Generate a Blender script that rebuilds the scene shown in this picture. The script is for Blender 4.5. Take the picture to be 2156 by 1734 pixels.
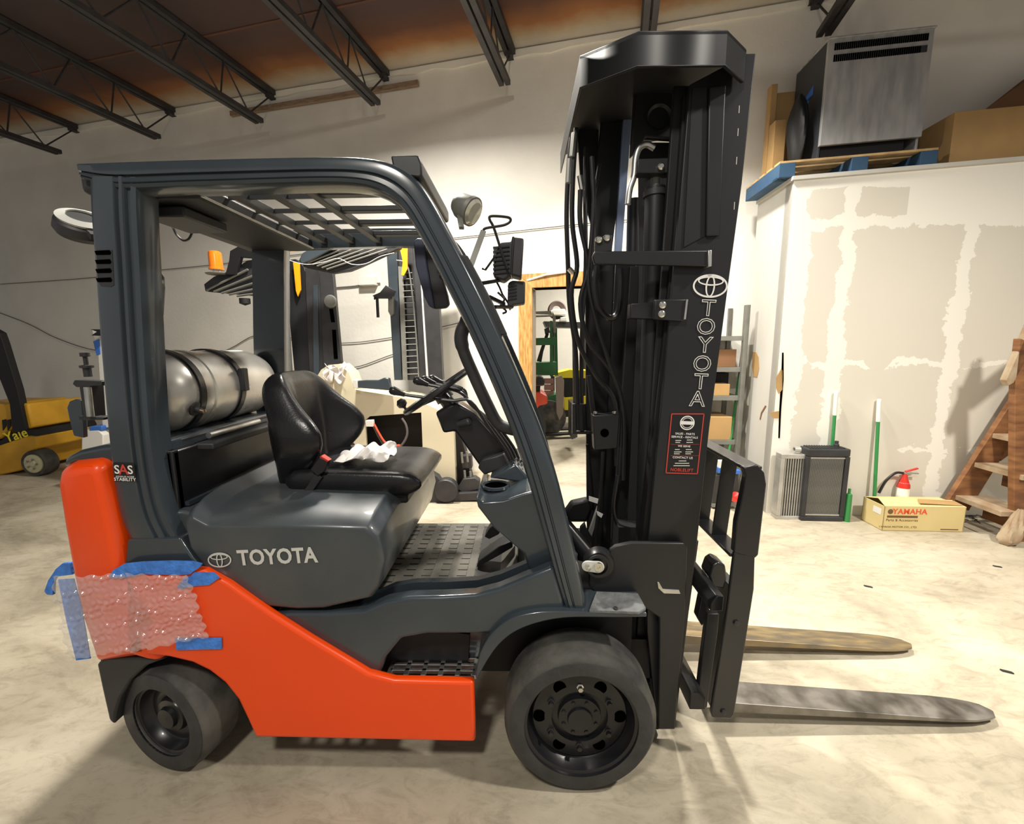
import bpy, bmesh, math, random
from mathutils import Vector, Matrix, Euler
random.seed(7)
PI = math.pi
S = bpy.context.scene
C = S.collection
for o in list(bpy.data.objects): bpy.data.objects.remove(o)

# ------------------------------------------------------------------ camera
F, YAW, PIT, ROL = 911.0, -0.023, 0.151, -0.008
EYE = Vector((-0.2, -1.313, 1.567))
FW = Vector((math.sin(YAW)*math.cos(PIT), math.cos(YAW)*math.cos(PIT), -math.sin(PIT)))
_r = FW.cross(Vector((0, 0, 1))).normalized(); _u = _r.cross(FW)
RT = _r*math.cos(ROL) + _u*math.sin(ROL); UP = -_r*math.sin(ROL) + _u*math.cos(ROL)
cd = bpy.data.cameras.new('camera'); cam = bpy.data.objects.new('camera', cd); C.objects.link(cam)
cam.matrix_world = Matrix(((RT.x, UP.x, -FW.x, EYE.x), (RT.y, UP.y, -FW.y, EYE.y), (RT.z, UP.z, -FW.z, EYE.z), (0, 0, 0, 1)))
cd.sensor_width = 36; cd.lens = 36*F/2156; cd.clip_start = .05
S.camera = cam
# ------------------------------------------------------------------ world, lamps, exposure
S.view_settings.view_transform = 'Standard'; S.view_settings.look = 'None'
S.view_settings.gamma = 1; S.view_settings.use_curve_mapping = False
S.view_settings.exposure = 0.35
W = bpy.data.worlds.new('world'); S.world = W; W.use_nodes = True
W.node_tree.nodes['Background'].inputs[0].default_value = (1, .97, .93, 1)
W.node_tree.nodes['Background'].inputs[1].default_value = .26
def lamp(name, loc, energy, size, color=(1, .945, .85), to=(0, 0, 0), shape='DISK', spread=180):
    l = bpy.data.lights.new(name, 'AREA'); l.energy = energy; l.shape = shape; l.size = size; l.color = color
    o = bpy.data.objects.new(name, l); C.objects.link(o); o.location = loc; l.spread = math.radians(spread)
    o.rotation_euler = (Vector(to)-Vector(loc)).to_track_quat('-Z', 'Y').to_euler()
    return o
lamp('high_bay_lamp', (-1.45, 2.1, 4.2), 175, .28, to=(-1.45, 2.1, 0), spread=165)
lamp('high_bay_lamp', (2.9, -.9, 4.2), 105, .3, to=(3.0, 0.2, 0), spread=124)
lamp('high_bay_lamp', (1.0, 2.2, 4.3), 95, .25, to=(1.0, 1.9, 0), spread=125)
lamp('high_bay_lamp', (-1.0, -2.6, 4.4), 84, .5, to=(-.8, -1.2, 0))
lamp('next_room_lamp', (1.5, 7.0, 3.6), 160, .8, to=(1.5, 7, 0))

# ------------------------------------------------------------------ geometry helpers
def ray(px, py): return FW + RT*((px-1078)/F) + UP*((867-py)/F)
def P(px, py, y): d = ray(px, py); return EYE + d*((y-EYE.y)/d.y)      # picture point on the plane Y = y
def PZ(px, py, z): d = ray(px, py); return EYE + d*((z-EYE.z)/d.z)     # on the plane Z = z
def PX(px, py, x): d = ray(px, py); return EYE + d*((x-EYE.x)/d.x)
ANG = math.radians(12.4)                                             # the building stands turned to the truck
U = Vector((math.cos(ANG), -math.sin(ANG), 0)); N = Vector((math.sin(ANG), math.cos(ANG), 0)); Zv = Vector((0, 0, 1))
WB = Vector((-.305, 3.95, 0))                                        # a point on the back wall's foot
def PW(px, py, off=0):                                               # picture point on the back wall, off metres before it
    d = ray(px, py); q = WB - N*off; return EYE + d*((q-EYE).dot(N)/d.dot(N))
ANP = math.radians(3.0)                                              # the partition stands a little askew to the back wall
U2 = Vector((math.cos(ANP), -math.sin(ANP), 0)); N2 = Vector((math.sin(ANP), math.cos(ANP), 0))
def PN(px, py, q):                                                   # picture point on a plane parallel to the partition front through q
    d = ray(px, py); return EYE + d*((Vector(q)-EYE).dot(N2)/d.dot(N2))
def PU(px, py, q):
    d = ray(px, py); return EYE + d*((Vector(q)-EYE).dot(U2)/d.dot(U2))

class MB:
    def __init__(s): s.v = []; s.f = []
    def add(s, vs, fs):
        b = len(s.v); s.v += [Vector(v) for v in vs]; s.f += [[i+b for i in f] for f in fs]; return s
    def box(s, lo, hi, M=None):
        x0, y0, z0 = lo; x1, y1, z1 = hi
        vs = [Vector(v) for v in ((x0,y0,z0),(x1,y0,z0),(x1,y1,z0),(x0,y1,z0),(x0,y0,z1),(x1,y0,z1),(x1,y1,z1),(x0,y1,z1))]
        if M: vs = [M @ v for v in vs]
        return s.add(vs, [(0,3,2,1),(4,5,6,7),(0,1,5,4),(1,2,6,5),(2,3,7,6),(3,0,4,7)])
    def obox(s, c, ax, hx, ay, hy, az, hz):
        c = Vector(c); ax = Vector(ax).normalized()*hx; ay = Vector(ay).normalized()*hy; az = Vector(az).normalized()*hz
        vs = [c+ax*a+ay*b+az*d for d in (-1, 1) for a, b in ((-1,-1),(1,-1),(1,1),(-1,1))]
        return s.add(vs, [(0,3,2,1),(4,5,6,7),(0,1,5,4),(1,2,6,5),(2,3,7,6),(3,0,4,7)])
    def beam(s, a, b, w, h, up=(0, 0, 1)):
        a = Vector(a); b = Vector(b); d = (b-a); L = d.length; d.normalize(); up = Vector(up)
        sd = d.cross(up)
        if sd.length < 1e-4: sd = d.cross(Vector((1, 0, 0)))
        sd.normalize(); u2 = sd.cross(d)
        return s.obox((a+b)/2, d, L/2, sd, w/2, u2, h/2)
    def prism(s, pts, vec):
        pts = [Vector(p) for p in pts]; n = len(pts); vec = Vector(vec)
        return s.add(pts + [p+vec for p in pts], [tuple(range(n))[::-1], tuple(range(n, 2*n))] + [(i, (i+1) % n, n+(i+1) % n, n+i) for i in range(n)])
    def loft(s, rings, caps=True, closed=True):
        n = len(rings[0]); vs = [v for r in rings for v in r]; fs = []
        for k in range(len(rings)-1):
            for i in range(n if closed else n-1):
                j = (i+1) % n; fs.append((k*n+i, k*n+j, (k+1)*n+j, (k+1)*n+i))
        if caps and closed: fs += [tuple(range(n))[::-1], tuple(range((len(rings)-1)*n, len(rings)*n))]
        return s.add(vs, fs)
    def tube(s, path, r, seg=8, closed=False):
        path = [Vector(p) for p in path]; n = len(path); rings = []; prev = None
        for i, p in enumerate(path):
            a = path[(i-1) % n] if (closed or i > 0) else p; b = path[(i+1) % n] if (closed or i < n-1) else p
            t = (b-a).normalized()
            if prev is None:
                x = t.cross(Vector((0, 0, 1)))
                if x.length < .1: x = t.cross(Vector((0, 1, 0)))
            else: x = prev - t*prev.dot(t)
            x.normalize(); prev = x; y = t.cross(x); rr = r[i] if isinstance(r, (list, tuple)) else r
            rings.append([p+x*rr*math.cos(2*PI*k/seg)+y*rr*math.sin(2*PI*k/seg) for k in range(seg)])
        if closed: rings.append(rings[0]); return s.loft(rings, caps=False)
        return s.loft(rings)
    def lathe(s, prof, c, axis=(0, 1, 0), seg=32):                     # prof: (radius, distance along axis)
        c = Vector(c); ax = Vector(axis).normalized(); x = ax.cross(Vector((0, 0, 1)))
        if x.length < .1: x = ax.cross(Vector((1, 0, 0)))
        x.normalize(); y = ax.cross(x)
        if len(prof) > 2 and prof[0][0] > 1e-3 and prof[-1][0] > 1e-3: prof = list(prof)+[prof[0]]; caps = False
        else: caps = len(prof) == 2
        rings = [[c+ax*h+(x*math.cos(2*PI*k/seg)+y*math.sin(2*PI*k/seg))*max(r, 1e-4) for k in range(seg)] for r, h in prof]
        return s.loft(rings, caps=caps)
    def cyl(s, a, b, r, seg=12): 
        a = Vector(a); b = Vector(b); return s.lathe([(r, 0), (r, (b-a).length)], a, b-a, seg)
    def grid(s, fn, nu, nv):
        vs = [fn(i/nu, j/nv) for j in range(nv+1) for i in range(nu+1)]
        return s.add(vs, [(j*(nu+1)+i, j*(nu+1)+i+1, (j+1)*(nu+1)+i+1, (j+1)*(nu+1)+i) for j in range(nv) for i in range(nu)])
    def build(s, name, mat, parent=None, bevel=0, seg=2, smooth=35, sub=0, solid=0):
        c = sum(s.v, Vector())/max(1, len(s.v))
        me = bpy.data.meshes.new(name); me.from_pydata([tuple(v-c) for v in s.v], [], s.f)
        bm = bmesh.new(); bm.from_mesh(me); bmesh.ops.remove_doubles(bm, verts=bm.verts, dist=1e-6)
        bmesh.ops.recalc_face_normals(bm, faces=bm.faces)
        if smooth:
            for f in bm.faces: f.smooth = True
            for e in bm.edges:
                if len(e.link_faces) == 2 and e.calc_face_angle(0) > math.radians(smooth): e.smooth = False
        bm.to_mesh(me); bm.free(); me.materials.append(mat)
        o = bpy.data.objects.new(name, me); C.objects.link(o); o.location = c
        if parent is not None: adopt(o, parent)
        if solid: m = o.modifiers.new('thickness', 'SOLIDIFY'); m.thickness = solid; m.offset = 0
        if bevel:
            m = o.modifiers.new('bevel', 'BEVEL'); m.width = bevel; m.segments = seg; m.limit_method = 'ANGLE'; m.angle_limit = math.radians(32); m.harden_normals = False
        if sub: m = o.modifiers.new('subdivision', 'SUBSURF'); m.levels = sub; m.render_levels = sub
        return o
def adopt(o, parent):
    o.parent = parent
    m = Matrix.Identity(4); q = parent
    while q: m = Matrix.Translation(q.location) @ m; q = q.parent
    # parents are only ever translated while things are being built
    o.matrix_parent_inverse = world_of(parent).inverted()
def world_of(o):
    m = o.matrix_basis.copy()
    if o.parent: m = world_of(o.parent) @ o.matrix_parent_inverse @ m
    return m
def thing(name, label, cat, loc, group=None):
    o = bpy.data.objects.new(name, None); C.objects.link(o); o.location = loc; o.empty_display_size = .1
    return tag(o, label, cat, group)
def tag(o, label, cat, group=None, kind=None):
    o['label'] = label; o['category'] = cat
    if group: o['group'] = group
    if kind: o['kind'] = kind
    return o
def struct(o): o['kind'] = 'structure'; return o
def dup(root, off, label=None, angle=0):
    r = root.copy(); C.objects.link(r); r.location = root.location + Vector(off); r.rotation_euler.z += angle
    if label: r['label'] = label
    for ch in root.children:
        c = ch.copy(); C.objects.link(c); c.parent = r
        for g in ch.children: d = g.copy(); C.objects.link(d); d.parent = c
    return r
def cr(pts, n=6):                                                     # smooth line through the points
    pts = [Vector(p) for p in pts]; q = [pts[0]*2-pts[1]]+pts+[pts[-1]*2-pts[-2]]; out = []
    for i in range(1, len(q)-2):
        a, b, c, d = q[i-1:i+3]
        for k in range(n):
            t = k/n; out.append(.5*((2*b)+(c-a)*t+(2*a-5*b+4*c-d)*t*t+(3*b-a-3*c+d)*t**3))
    out.append(pts[-1]); return out
def Ps(pts, y): return [P(a, b, y) for a, b in pts]
def plate(name, pts, y0, y1, mat, parent=None, bevel=0, seg=2, curve=0, **k):    # side outline at depth y0, thick until y1
    w = Ps(pts, y0)
    if curve: w = cr(w+[w[0]], curve)[:-1]
    return MB().prism(w, (0, y1-y0, 0)).build(name, mat, parent, bevel, seg, **k)
def band(name, outer, inner, y0, prof, y1, mat, parent, n=8, **k):
    A = cr(Ps(outer, y0), n); B = cr(Ps(inner, y0), n); rings = []
    for a, b in zip(A, B):
        r = [a.lerp(b, u)+Vector((0, dy, 0)) for u, dy in prof]
        r += [b+Vector((0, y1-y0, 0)), a+Vector((0, y1-y0, 0))]; rings.append(r)
    return MB().loft(rings).build(name, mat, parent, **k)
def rrect(w, h, r, n=4):
    out = []
    for cx, cy, a0 in ((w/2-r, h/2-r, 0), (-w/2+r, h/2-r, 90), (-w/2+r, -h/2+r, 180), (w/2-r, -h/2+r, 270)):
        for i in range(n+1):
            a = math.radians(a0+90*i/n); out.append((cx+r*math.cos(a), cy+r*math.sin(a)))
    return out
def text(name, s, c, ex, ez, size, mat, parent=None, outline=0, bold=0, sx=1, lift=.0015, align='CENTER', flat=.0004):
    cu = bpy.data.curves.new(name, 'FONT'); cu.body = s; cu.size = size; cu.align_x = align; cu.align_y = 'CENTER'; cu.offset = bold*size; cu.space_character = 1.05
    if outline: cu.fill_mode = 'NONE'; cu.bevel_depth = outline; cu.bevel_resolution = 1
    else: cu.extrude = flat
    cu.resolution_u = 3
    t = bpy.data.objects.new(name, cu); C.objects.link(t); dg = bpy.context.evaluated_depsgraph_get(); dg.update()
    me = bpy.data.meshes.new_from_object(t.evaluated_get(dg)); bpy.data.objects.remove(t)
    ex = Vector(ex).normalized(); ez = Vector(ez); ez = (ez-ex*ez.dot(ex)).normalized(); nn = ex.cross(ez)
    c = Vector(c)
    for v in me.vertices: v.co = ex*(v.co.x*sx) + ez*v.co.y + nn*(v.co.z+lift)
    me.materials.clear(); me.materials.append(mat)
    o = bpy.data.objects.new(name, me); C.objects.link(o); o.location = c
    if parent is not None: adopt(o, parent)
    return o
def ringmesh(b, c, ex, ez, rx, rz, w, lift, n=40):                      # flat elliptical ring
    ex = Vector(ex); ez = Vector(ez); nn = ex.cross(ez).normalized(); c = Vector(c)+nn*lift
    rings = []
    for q, l in ((1, 0), (0, 0)):
        rings.append([c+ex*((rx-w*(1-q))*math.cos(2*PI*i/n))+ez*((rz-w*(1-q))*math.sin(2*PI*i/n)) for i in range(n)])
    b.loft(rings, caps=False)
def emblem(name, c, ex, ez, rx, mat, parent, lift=.002, w=None):
    w = w or rx*.13; b = MB(); rz = rx*.66; c = Vector(c); ex = Vector(ex).normalized(); ez = Vector(ez).normalized()
    ringmesh(b, c, ex, ez, rx, rz, w, lift); ringmesh(b, c-ez*rz*.03, ex, ez, rx*.27, rz*.92, w*.85, lift*1.2); ringmesh(b, c+ez*rz*.42, ex, ez, rx*.74, rz*.40, w*.8, lift*1.4)
    return b.build(name, mat, parent, smooth=0)

# ------------------------------------------------------------------ materials
def mat(name, col, rough=.5, metal=0, var=0, scale=6, col2=None, bump=0, bscale=40, spec=.5, coat=0, stretch=None, rvar=0, lo=.35, hi=.65):
    m = bpy.data.materials.new(name); m.use_nodes = True; nt = m.node_tree; b = nt.nodes['Principled BSDF']
    b.inputs['Base Color'].default_value = (*col, 1); b.inputs['Roughness'].default_value = rough; b.inputs['Metallic'].default_value = metal
    b.inputs['Specular IOR Level'].default_value = spec; b.inputs['Coat Weight'].default_value = coat; b.inputs['Coat Roughness'].default_value = .08
    tc = nt.nodes.new('ShaderNodeTexCoord'); src = tc.outputs['Object']
    if stretch:
        mp = nt.nodes.new('ShaderNodeMapping'); mp.inputs['Scale'].default_value = stretch; nt.links.new(src, mp.inputs[0]); src = mp.outputs[0]
    if var or col2 or rvar:
        n = nt.nodes.new('ShaderNodeTexNoise'); n.inputs['Scale'].default_value = scale; n.inputs['Detail'].default_value = 6; nt.links.new(src, n.inputs['Vector'])
        r = nt.nodes.new('ShaderNodeValToRGB'); r.color_ramp.elements[0].position = lo; r.color_ramp.elements[1].position = hi
        c2 = col2 or tuple(c*(1-var) for c in col); c1 = col if col2 else tuple(min(1, c*(1+var)) for c in col)
        r.color_ramp.elements[0].color = (*c2, 1); r.color_ramp.elements[1].color = (*c1, 1)
        nt.links.new(n.outputs['Fac'], r.inputs[0]); nt.links.new(r.outputs[0], b.inputs['Base Color'])
        if rvar:
            mr = nt.nodes.new('ShaderNodeMapRange'); mr.inputs['To Min'].default_value = max(.05, rough-rvar); mr.inputs['To Max'].default_value = min(1, rough+rvar)
            mr.inputs['From Min'].default_value = .3; mr.inputs['From Max'].default_value = .7
            nt.links.new(n.outputs['Fac'], mr.inputs['Value']); nt.links.new(mr.outputs[0], b.inputs['Roughness'])
    if bump:
        n2 = nt.nodes.new('ShaderNodeTexNoise'); n2.inputs['Scale'].default_value = bscale; n2.inputs['Detail'].default_value = 4; nt.links.new(src, n2.inputs['Vector'])
        bp = nt.nodes.new('ShaderNodeBump'); bp.inputs['Strength'].default_value = bump; bp.inputs['Distance'].default_value = .01
        nt.links.new(n2.outputs['Fac'], bp.inputs['Height']); nt.links.new(bp.outputs[0], b.inputs['Normal'])
    return m
def nodes_of(m): return m.node_tree, m.node_tree.nodes['Principled BSDF']
M = {}
M['concrete'] = mat('concrete', (.42, .36, .26), .62, bump=.15, bscale=14)
M['wall'] = mat('painted_block', (.80, .775, .705), .8, var=.07, scale=1.1, bump=.25, bscale=22)
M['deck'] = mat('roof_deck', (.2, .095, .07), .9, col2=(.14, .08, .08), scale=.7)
M['joist'] = mat('joist_steel', (.035, .032, .034), .6, var=.3, scale=9)
M['roofbar'] = mat('roof_bar_paint', (.022, .024, .026), .45)
M['orange'] = mat('orange_paint', (1.0, .078, .003), .34, coat=.2, var=.03, scale=3)
M['grey'] = mat('slate_paint', (.041, .053, .064), .24, coat=.45, var=.1, scale=4)
M['greydull'] = mat('slate_dusty', (.042, .054, .065), .34, col2=(.074, .081, .084), scale=4, rvar=.12, lo=.3, hi=.75, coat=.2)
M['dark'] = mat('dark_plastic', (.028, .028, .03), .5, var=.2, scale=8)
M['black'] = mat('black_paint', (.012, .012, .014), .34, coat=.15)
M['mast'] = mat('mast_paint', (.014, .015, .017), .42, var=.12, scale=4)
M['soot'] = mat('sooty_black', (.006, .006, .007), .6)
M['rubber'] = mat('tire_rubber', (.11, .105, .09), .75, col2=(.03, .03, .03), scale=7, bump=.3, bscale=30)
M['rubberside'] = mat('tire_sidewall', (.04, .04, .041), .6, var=.25, scale=12, bump=.2, bscale=60)
M['vinyl'] = mat('black_vinyl', (.012, .012, .014), .3, bump=.08, bscale=120, rvar=.06)
M['hose'] = mat('hose_rubber', (.012, .012, .013), .35)
M['steel'] = mat('bare_steel', (.62, .62, .6), .42, metal=1, var=.15, scale=14)
M['bluesteel'] = mat('polished_channel', (.42, .53, .80), .35, metal=.45, var=.15, scale=30, stretch=(1, 1, .2))
M['zinc'] = mat('zinc_bolt', (.75, .74, .68), .28, metal=1)
M['tank'] = mat('tank_aluminium', (.82, .8, .76), .3, metal=.4, col2=(.6, .58, .53), scale=5, rvar=.12, bump=.05, bscale=9)
M['fork'] = mat('fork_steel', (.30, .28, .25), .42, metal=.75, col2=(.12, .11, .095), scale=9, rvar=.15)
M['forkrust'] = mat('fork_worn', (.36, .27, .14), .4, metal=.7, col2=(.2, .17, .13), scale=7, stretch=(1, 5, 1), rvar=.15)
M['plategrey'] = mat('cast_plate', (.2, .21, .21), .6, col2=(.12, .125, .13), scale=24, bump=.3, bscale=70)
M['white'] = mat('white_print', (.86, .85, .82), .5)
M['silver'] = mat('silver_print', (.66, .66, .62), .4)
M['red'] = mat('red_print', (.6, .06, .04), .5)
M['tape'] = mat('blue_tape', (.06, .235, .75), .55, var=.2, scale=30, bump=.5, bscale=60)
M['amber'] = mat('amber_lens', (.95, .22, .01), .25)
M['decal'] = mat('orange_decal', (.95, .38, .01), .4)
M['towel'] = mat('paper_towel', (.8, .77, .74), .85)
M['cream'] = mat('cream_paint', (.66, .61, .44), .45, var=.04, scale=2)
M['yellow'] = mat('yellow_paint', (.62, .33, .02), .45, var=.12, scale=4)
M['brightyellow'] = mat('bright_yellow_paint', (.85, .68, .02), .4)
M['green'] = mat('green_paint', (.02, .13, .045), .4, var=.15, scale=5)
M['handle'] = mat('green_handle', (.03, .22, .06), .4)
M['whiteplastic'] = mat('white_plastic', (.78, .77, .72), .45)
M['plywood'] = mat('plywood', (.62, .36, .12), .6, col2=(.42, .21, .05), scale=9, stretch=(6, 6, .8), lo=.4, hi=.6)
M['board'] = mat('weathered_board', (.34, .25, .17), .75, col2=(.22, .14, .09), scale=8, stretch=(.6, 6, 6))
M['card'] = mat('cardboard', (.42, .26, .105), .85, var=.1, scale=3)
M['cardin'] = mat('cardboard_inside', (.2, .1, .045), .9, var=.1, scale=3)
M['cardyellow'] = mat('yellow_cardboard', (.66, .53, .25), .8, var=.06, scale=3)
M['ac'] = mat('galvanised', (.34, .345, .35), .42, metal=.3, col2=(.52, .52, .52), scale=5, stretch=(2.5, 2.5, .6), rvar=.1)
M['acdark'] = mat('dark_sheet_metal', (.05, .055, .065), .5, metal=.3)
M['bluewood'] = mat('blue_pallet_paint', (.018, .065, .16), .7, col2=(.03, .08, .14), scale=9)
M['palletwood'] = mat('pallet_wood', (.45, .3, .14), .8, var=.2, scale=8)
M['alu'] = mat('radiator_aluminium', (.5, .49, .46), .42, metal=.6, var=.12, scale=9)
M['core'] = mat('radiator_core', (.10, .10, .095), .5, metal=.3, var=.1, scale=9)
M['stairwood'] = mat('stair_wood', (.30, .135, .05), .55, col2=(.15, .06, .025), scale=5, stretch=(1, 1, 4), rvar=.15)
M['stairtop'] = mat('worn_tread', (.42, .33, .22), .75, col2=(.3, .2, .12), scale=10)
M['extred'] = mat('extinguisher_red', (.6, .03, .02), .3, coat=.4)
M['greymetal'] = mat('grey_shelf_steel', (.22, .22, .2), .5, metal=.4, var=.12, scale=8)
M['orangeprint'] = mat('orange_red_print', (.75, .08, .02), .6)
M['brownprint'] = mat('brown_print', (.16, .08, .03), .7)
M['wire'] = mat('wall_wire', (.14, .13, .12), .7)
M['redwire'] = mat('red_cable', (.75, .1, .05), .4)
M['greywire'] = mat('grey_cable', (.12, .11, .11), .5)
M['glass'] = mat('clear_lens', (.62, .62, .52), .15, metal=.3)
M['bluepaint'] = mat('blue_plastic', (.04, .16, .55), .4)
M['hole'] = mat('deep_hole', (.001, .001, .001), 1, spec=0)
M['rim'] = mat('cream_rim', (.5, .47, .3), .5)

# concrete: mottled trowel stains
nt, b = nodes_of(M['concrete']); L = nt.links
tc = nt.nodes.new('ShaderNodeTexCoord')
def noise(sc, det=6, rough=.6, stretch=None, dist=0):
    n = nt.nodes.new('ShaderNodeTexNoise'); n.inputs['Scale'].default_value = sc; n.inputs['Detail'].default_value = det; n.inputs['Roughness'].default_value = rough; n.inputs['Distortion'].default_value = dist
    if stretch:
        mp = nt.nodes.new('ShaderNodeMapping'); mp.inputs['Scale'].default_value = stretch; L.new(tc.outputs['Object'], mp.inputs[0]); L.new(mp.outputs[0], n.inputs['Vector'])
    else: L.new(tc.outputs['Object'], n.inputs['Vector'])
    return n.outputs['Fac']
def ramp(fac, stops):
    r = nt.nodes.new('ShaderNodeValToRGB'); e = r.color_ramp.elements
    e[0].position, e[0].color = stops[0][0], (*stops[0][1], 1); e[1].position, e[1].color = stops[-1][0], (*stops[-1][1], 1)
    for p, c in stops[1:-1]: x = e.new(p); x.color = (*c, 1)
    L.new(fac, r.inputs[0]); return r.outputs[0]
def mix(a, b_, fac, mode='MIX'):
    m = nt.nodes.new('ShaderNodeMix'); m.data_type = 'RGBA'; m.blend_type = mode
    if isinstance(fac, (int, float)): m.inputs[0].default_value = fac
    else: L.new(fac, m.inputs[0])
    for i, x in ((6, a), (7, b_)):
        if isinstance(x, tuple): m.inputs[i].default_value = (*x, 1)
        else: L.new(x, m.inputs[i])
    return m.outputs[2]
c0 = ramp(noise(.9, 8, .65, (1, 1.6, 1), .6), [(.32, (.27, .235, .17)), (.46, (.41, .36, .265)), (.6, (.50, .445, .34)), (.72, (.57, .51, .40))])
c1 = ramp(noise(6, 8, .7, (1, 2.2, 1), 1.2), [(.3, (.55, .53, .5)), (.52, (1, 1, 1))])
c2 = ramp(noise(26, 5, .7, (1, 1.5, 1), .5), [(.25, (.72, .7, .68)), (.45, (1, 1, 1))])
L.new(mix(mix(c0, c1, .6, 'MULTIPLY'), c2, .55, 'MULTIPLY'), b.inputs['Base Color'])
# roof deck: brown; bounced light near the wall painted in, orange to pale
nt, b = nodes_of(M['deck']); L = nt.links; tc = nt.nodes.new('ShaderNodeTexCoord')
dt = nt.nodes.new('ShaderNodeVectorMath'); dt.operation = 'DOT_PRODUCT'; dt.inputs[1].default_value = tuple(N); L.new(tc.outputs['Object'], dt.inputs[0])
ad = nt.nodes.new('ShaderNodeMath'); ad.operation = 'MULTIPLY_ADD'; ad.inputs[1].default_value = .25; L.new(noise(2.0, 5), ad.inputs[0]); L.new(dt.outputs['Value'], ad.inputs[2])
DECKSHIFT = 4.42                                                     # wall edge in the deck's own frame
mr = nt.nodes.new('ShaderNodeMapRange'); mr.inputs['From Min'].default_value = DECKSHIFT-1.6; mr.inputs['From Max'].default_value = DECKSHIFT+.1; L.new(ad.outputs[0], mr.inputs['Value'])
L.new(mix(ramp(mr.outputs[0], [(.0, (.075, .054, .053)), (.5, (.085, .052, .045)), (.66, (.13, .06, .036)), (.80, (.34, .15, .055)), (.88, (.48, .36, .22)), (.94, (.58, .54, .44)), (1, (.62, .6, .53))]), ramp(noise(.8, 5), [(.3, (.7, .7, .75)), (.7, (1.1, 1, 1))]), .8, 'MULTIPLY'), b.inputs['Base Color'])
# drywall: bare board with bands of white joint compound
M['drywall'] = mat('drywall', (.6, .55, .45), .8)
nt, b = nodes_of(M['drywall']); L = nt.links; tc = nt.nodes.new('ShaderNodeTexCoord')
sp = nt.nodes.new('ShaderNodeSeparateXYZ')
def mth(op, a, b_=None, c_=None):
    m = nt.nodes.new('ShaderNodeMath'); m.operation = op
    for i, x in enumerate((a, b_, c_)):
        if x is None: continue
        if isinstance(x, (int, float)): m.inputs[i].default_value = x
        else: L.new(x, m.inputs[i])
    return m.outputs[0]
L.new(tc.outputs['Object'], sp.inputs[0])
wob = mth('MULTIPLY', mth('SUBTRACT', noise(3.2, 6, .7), .5), .34)
def bandmask(coord, at, half):
    d = mth('ABSOLUTE', mth('SUBTRACT', mth('ADD', coord, wob), at)); return mth('LESS_THAN', d, half)
DRY = dict(tc=tc, sp=sp)
# partition geometry in its own frame: s along U from the corner, z up
PC = PZ(1613, 1080, 0); PH = (PN(1636, 381, PC)).z
m_v = mth('MAXIMUM', bandmask(sp.outputs['X'], .47, .06), bandmask(sp.outputs['X'], 1.42, .06))
m_v = mth('MAXIMUM', m_v, bandmask(sp.outputs['X'], .0, .17))
m_v = mth('MAXIMUM', m_v, bandmask(sp.outputs['Z'], PH-.34, .05))
m_v = mth('MAXIMUM', m_v, mth('GREATER_THAN', mth('ADD', sp.outputs['Z'], mth('MULTIPLY', wob, .4)), PH-.07))
m_v = mth('MAXIMUM', m_v, mth('MULTIPLY', bandmask(sp.outputs['Z'], 1.38, .028), mth('GREATER_THAN', noise(2.1, 2, .5), .5)))
m_v = mth('MAXIMUM', m_v, mth('MULTIPLY', bandmask(sp.outputs['Z'], .62, .022), mth('GREATER_THAN', noise(2.6, 2, .5), .5)))
m_v = mth('MAXIMUM', m_v, mth('MULTIPLY', mth('GREATER_THAN', sp.outputs['X'], .92), mth('GREATER_THAN', sp.outputs['Z'], PH-.36)))
L.new(mix(mix((.64, .60, .515), (.70, .66, .575), noise(1.3, 5, .6)), (.84, .81, .73), m_v), b.inputs['Base Color'])
M['dryside'] = mat('drywall_side', (.60, .585, .54), .8, col2=(.52, .505, .46), scale=2.2, stretch=(1, 1, .35))

# ------------------------------------------------------------------ the building
HC = 4.66                                                            # joist seats
def W2(s, n, z): return Vector((WB.x, WB.y, 0)) + U*s + N*n + Zv*z
fl = MB(); fl.add([(-14, -7, 0), (14, -7, 0), (14, 16, 0), (-14, 16, 0)], [(0, 1, 2, 3)])
fl.add([(-14, -7, -.1), (14, -7, -.1), (14, 16, -.1), (-14, 16, -.1)], [(0, 3, 2, 1)]); struct(fl.build('floor', M['concrete'], smooth=0))
# door opening in the back wall
dl = (PW(1121, 700)-WB).dot(U); DZ = PW(1150, 605).z; dr = dl+1.75
b_ = MB(); T = .2
for s0, s1, z0, z1 in ((-13, dl, 0, 5.0), (dl, dr, DZ, 5.0), (dr, 9, 0, 5.0)):
    b_.prism([W2(s0, 0, z0), W2(s1, 0, z0), W2(s1, 0, z1), W2(s0, 0, z1)], N*T)
struct(b_.build('wall_back', M['wall'], smooth=0))
# slightly proud band of masonry above the joist seats
b_ = MB(); pts = []
n_ = 90
for i in range(n_+1):
    s_ = -12+20*i/n_; pts.append((s_, HC+.02+.02*random.uniform(-1, 1)))
for (s0, z0), (s1, z1) in zip(pts, pts[1:]):
    b_.prism([W2(s0, -.025, z0), W2(s1, -.025, z1), W2(s1, -.025, HC+.08), W2(s0, -.025, HC+.08)], N*.05)
struct(b_.build('trim_1', M['wall'], smooth=0))
b_ = MB(); pts = []
jm = MB(); jw = .13
tr = bpy.data.objects
jamb = MB(); q0 = W2(dl-.12, -.03, 0)
jamb.prism([W2(dl-.16, -.03, 0), W2(dl, -.03, 0), W2(dl, -.03, DZ), W2(dl-.16, -.03, DZ+.16)], N*.26)
door = jamb.build('door_1', M['plywood'], smooth=0, bevel=.004); struct(door)
hd = MB().prism([W2(dl-.16, -.03, DZ+.16), W2(dl, -.03, DZ), W2(dr, -.03, DZ), W2(dr+.14, -.03, DZ+.16)], N*.26).build('header_board', M['plywood'], door, smooth=0, bevel=.004)
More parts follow.
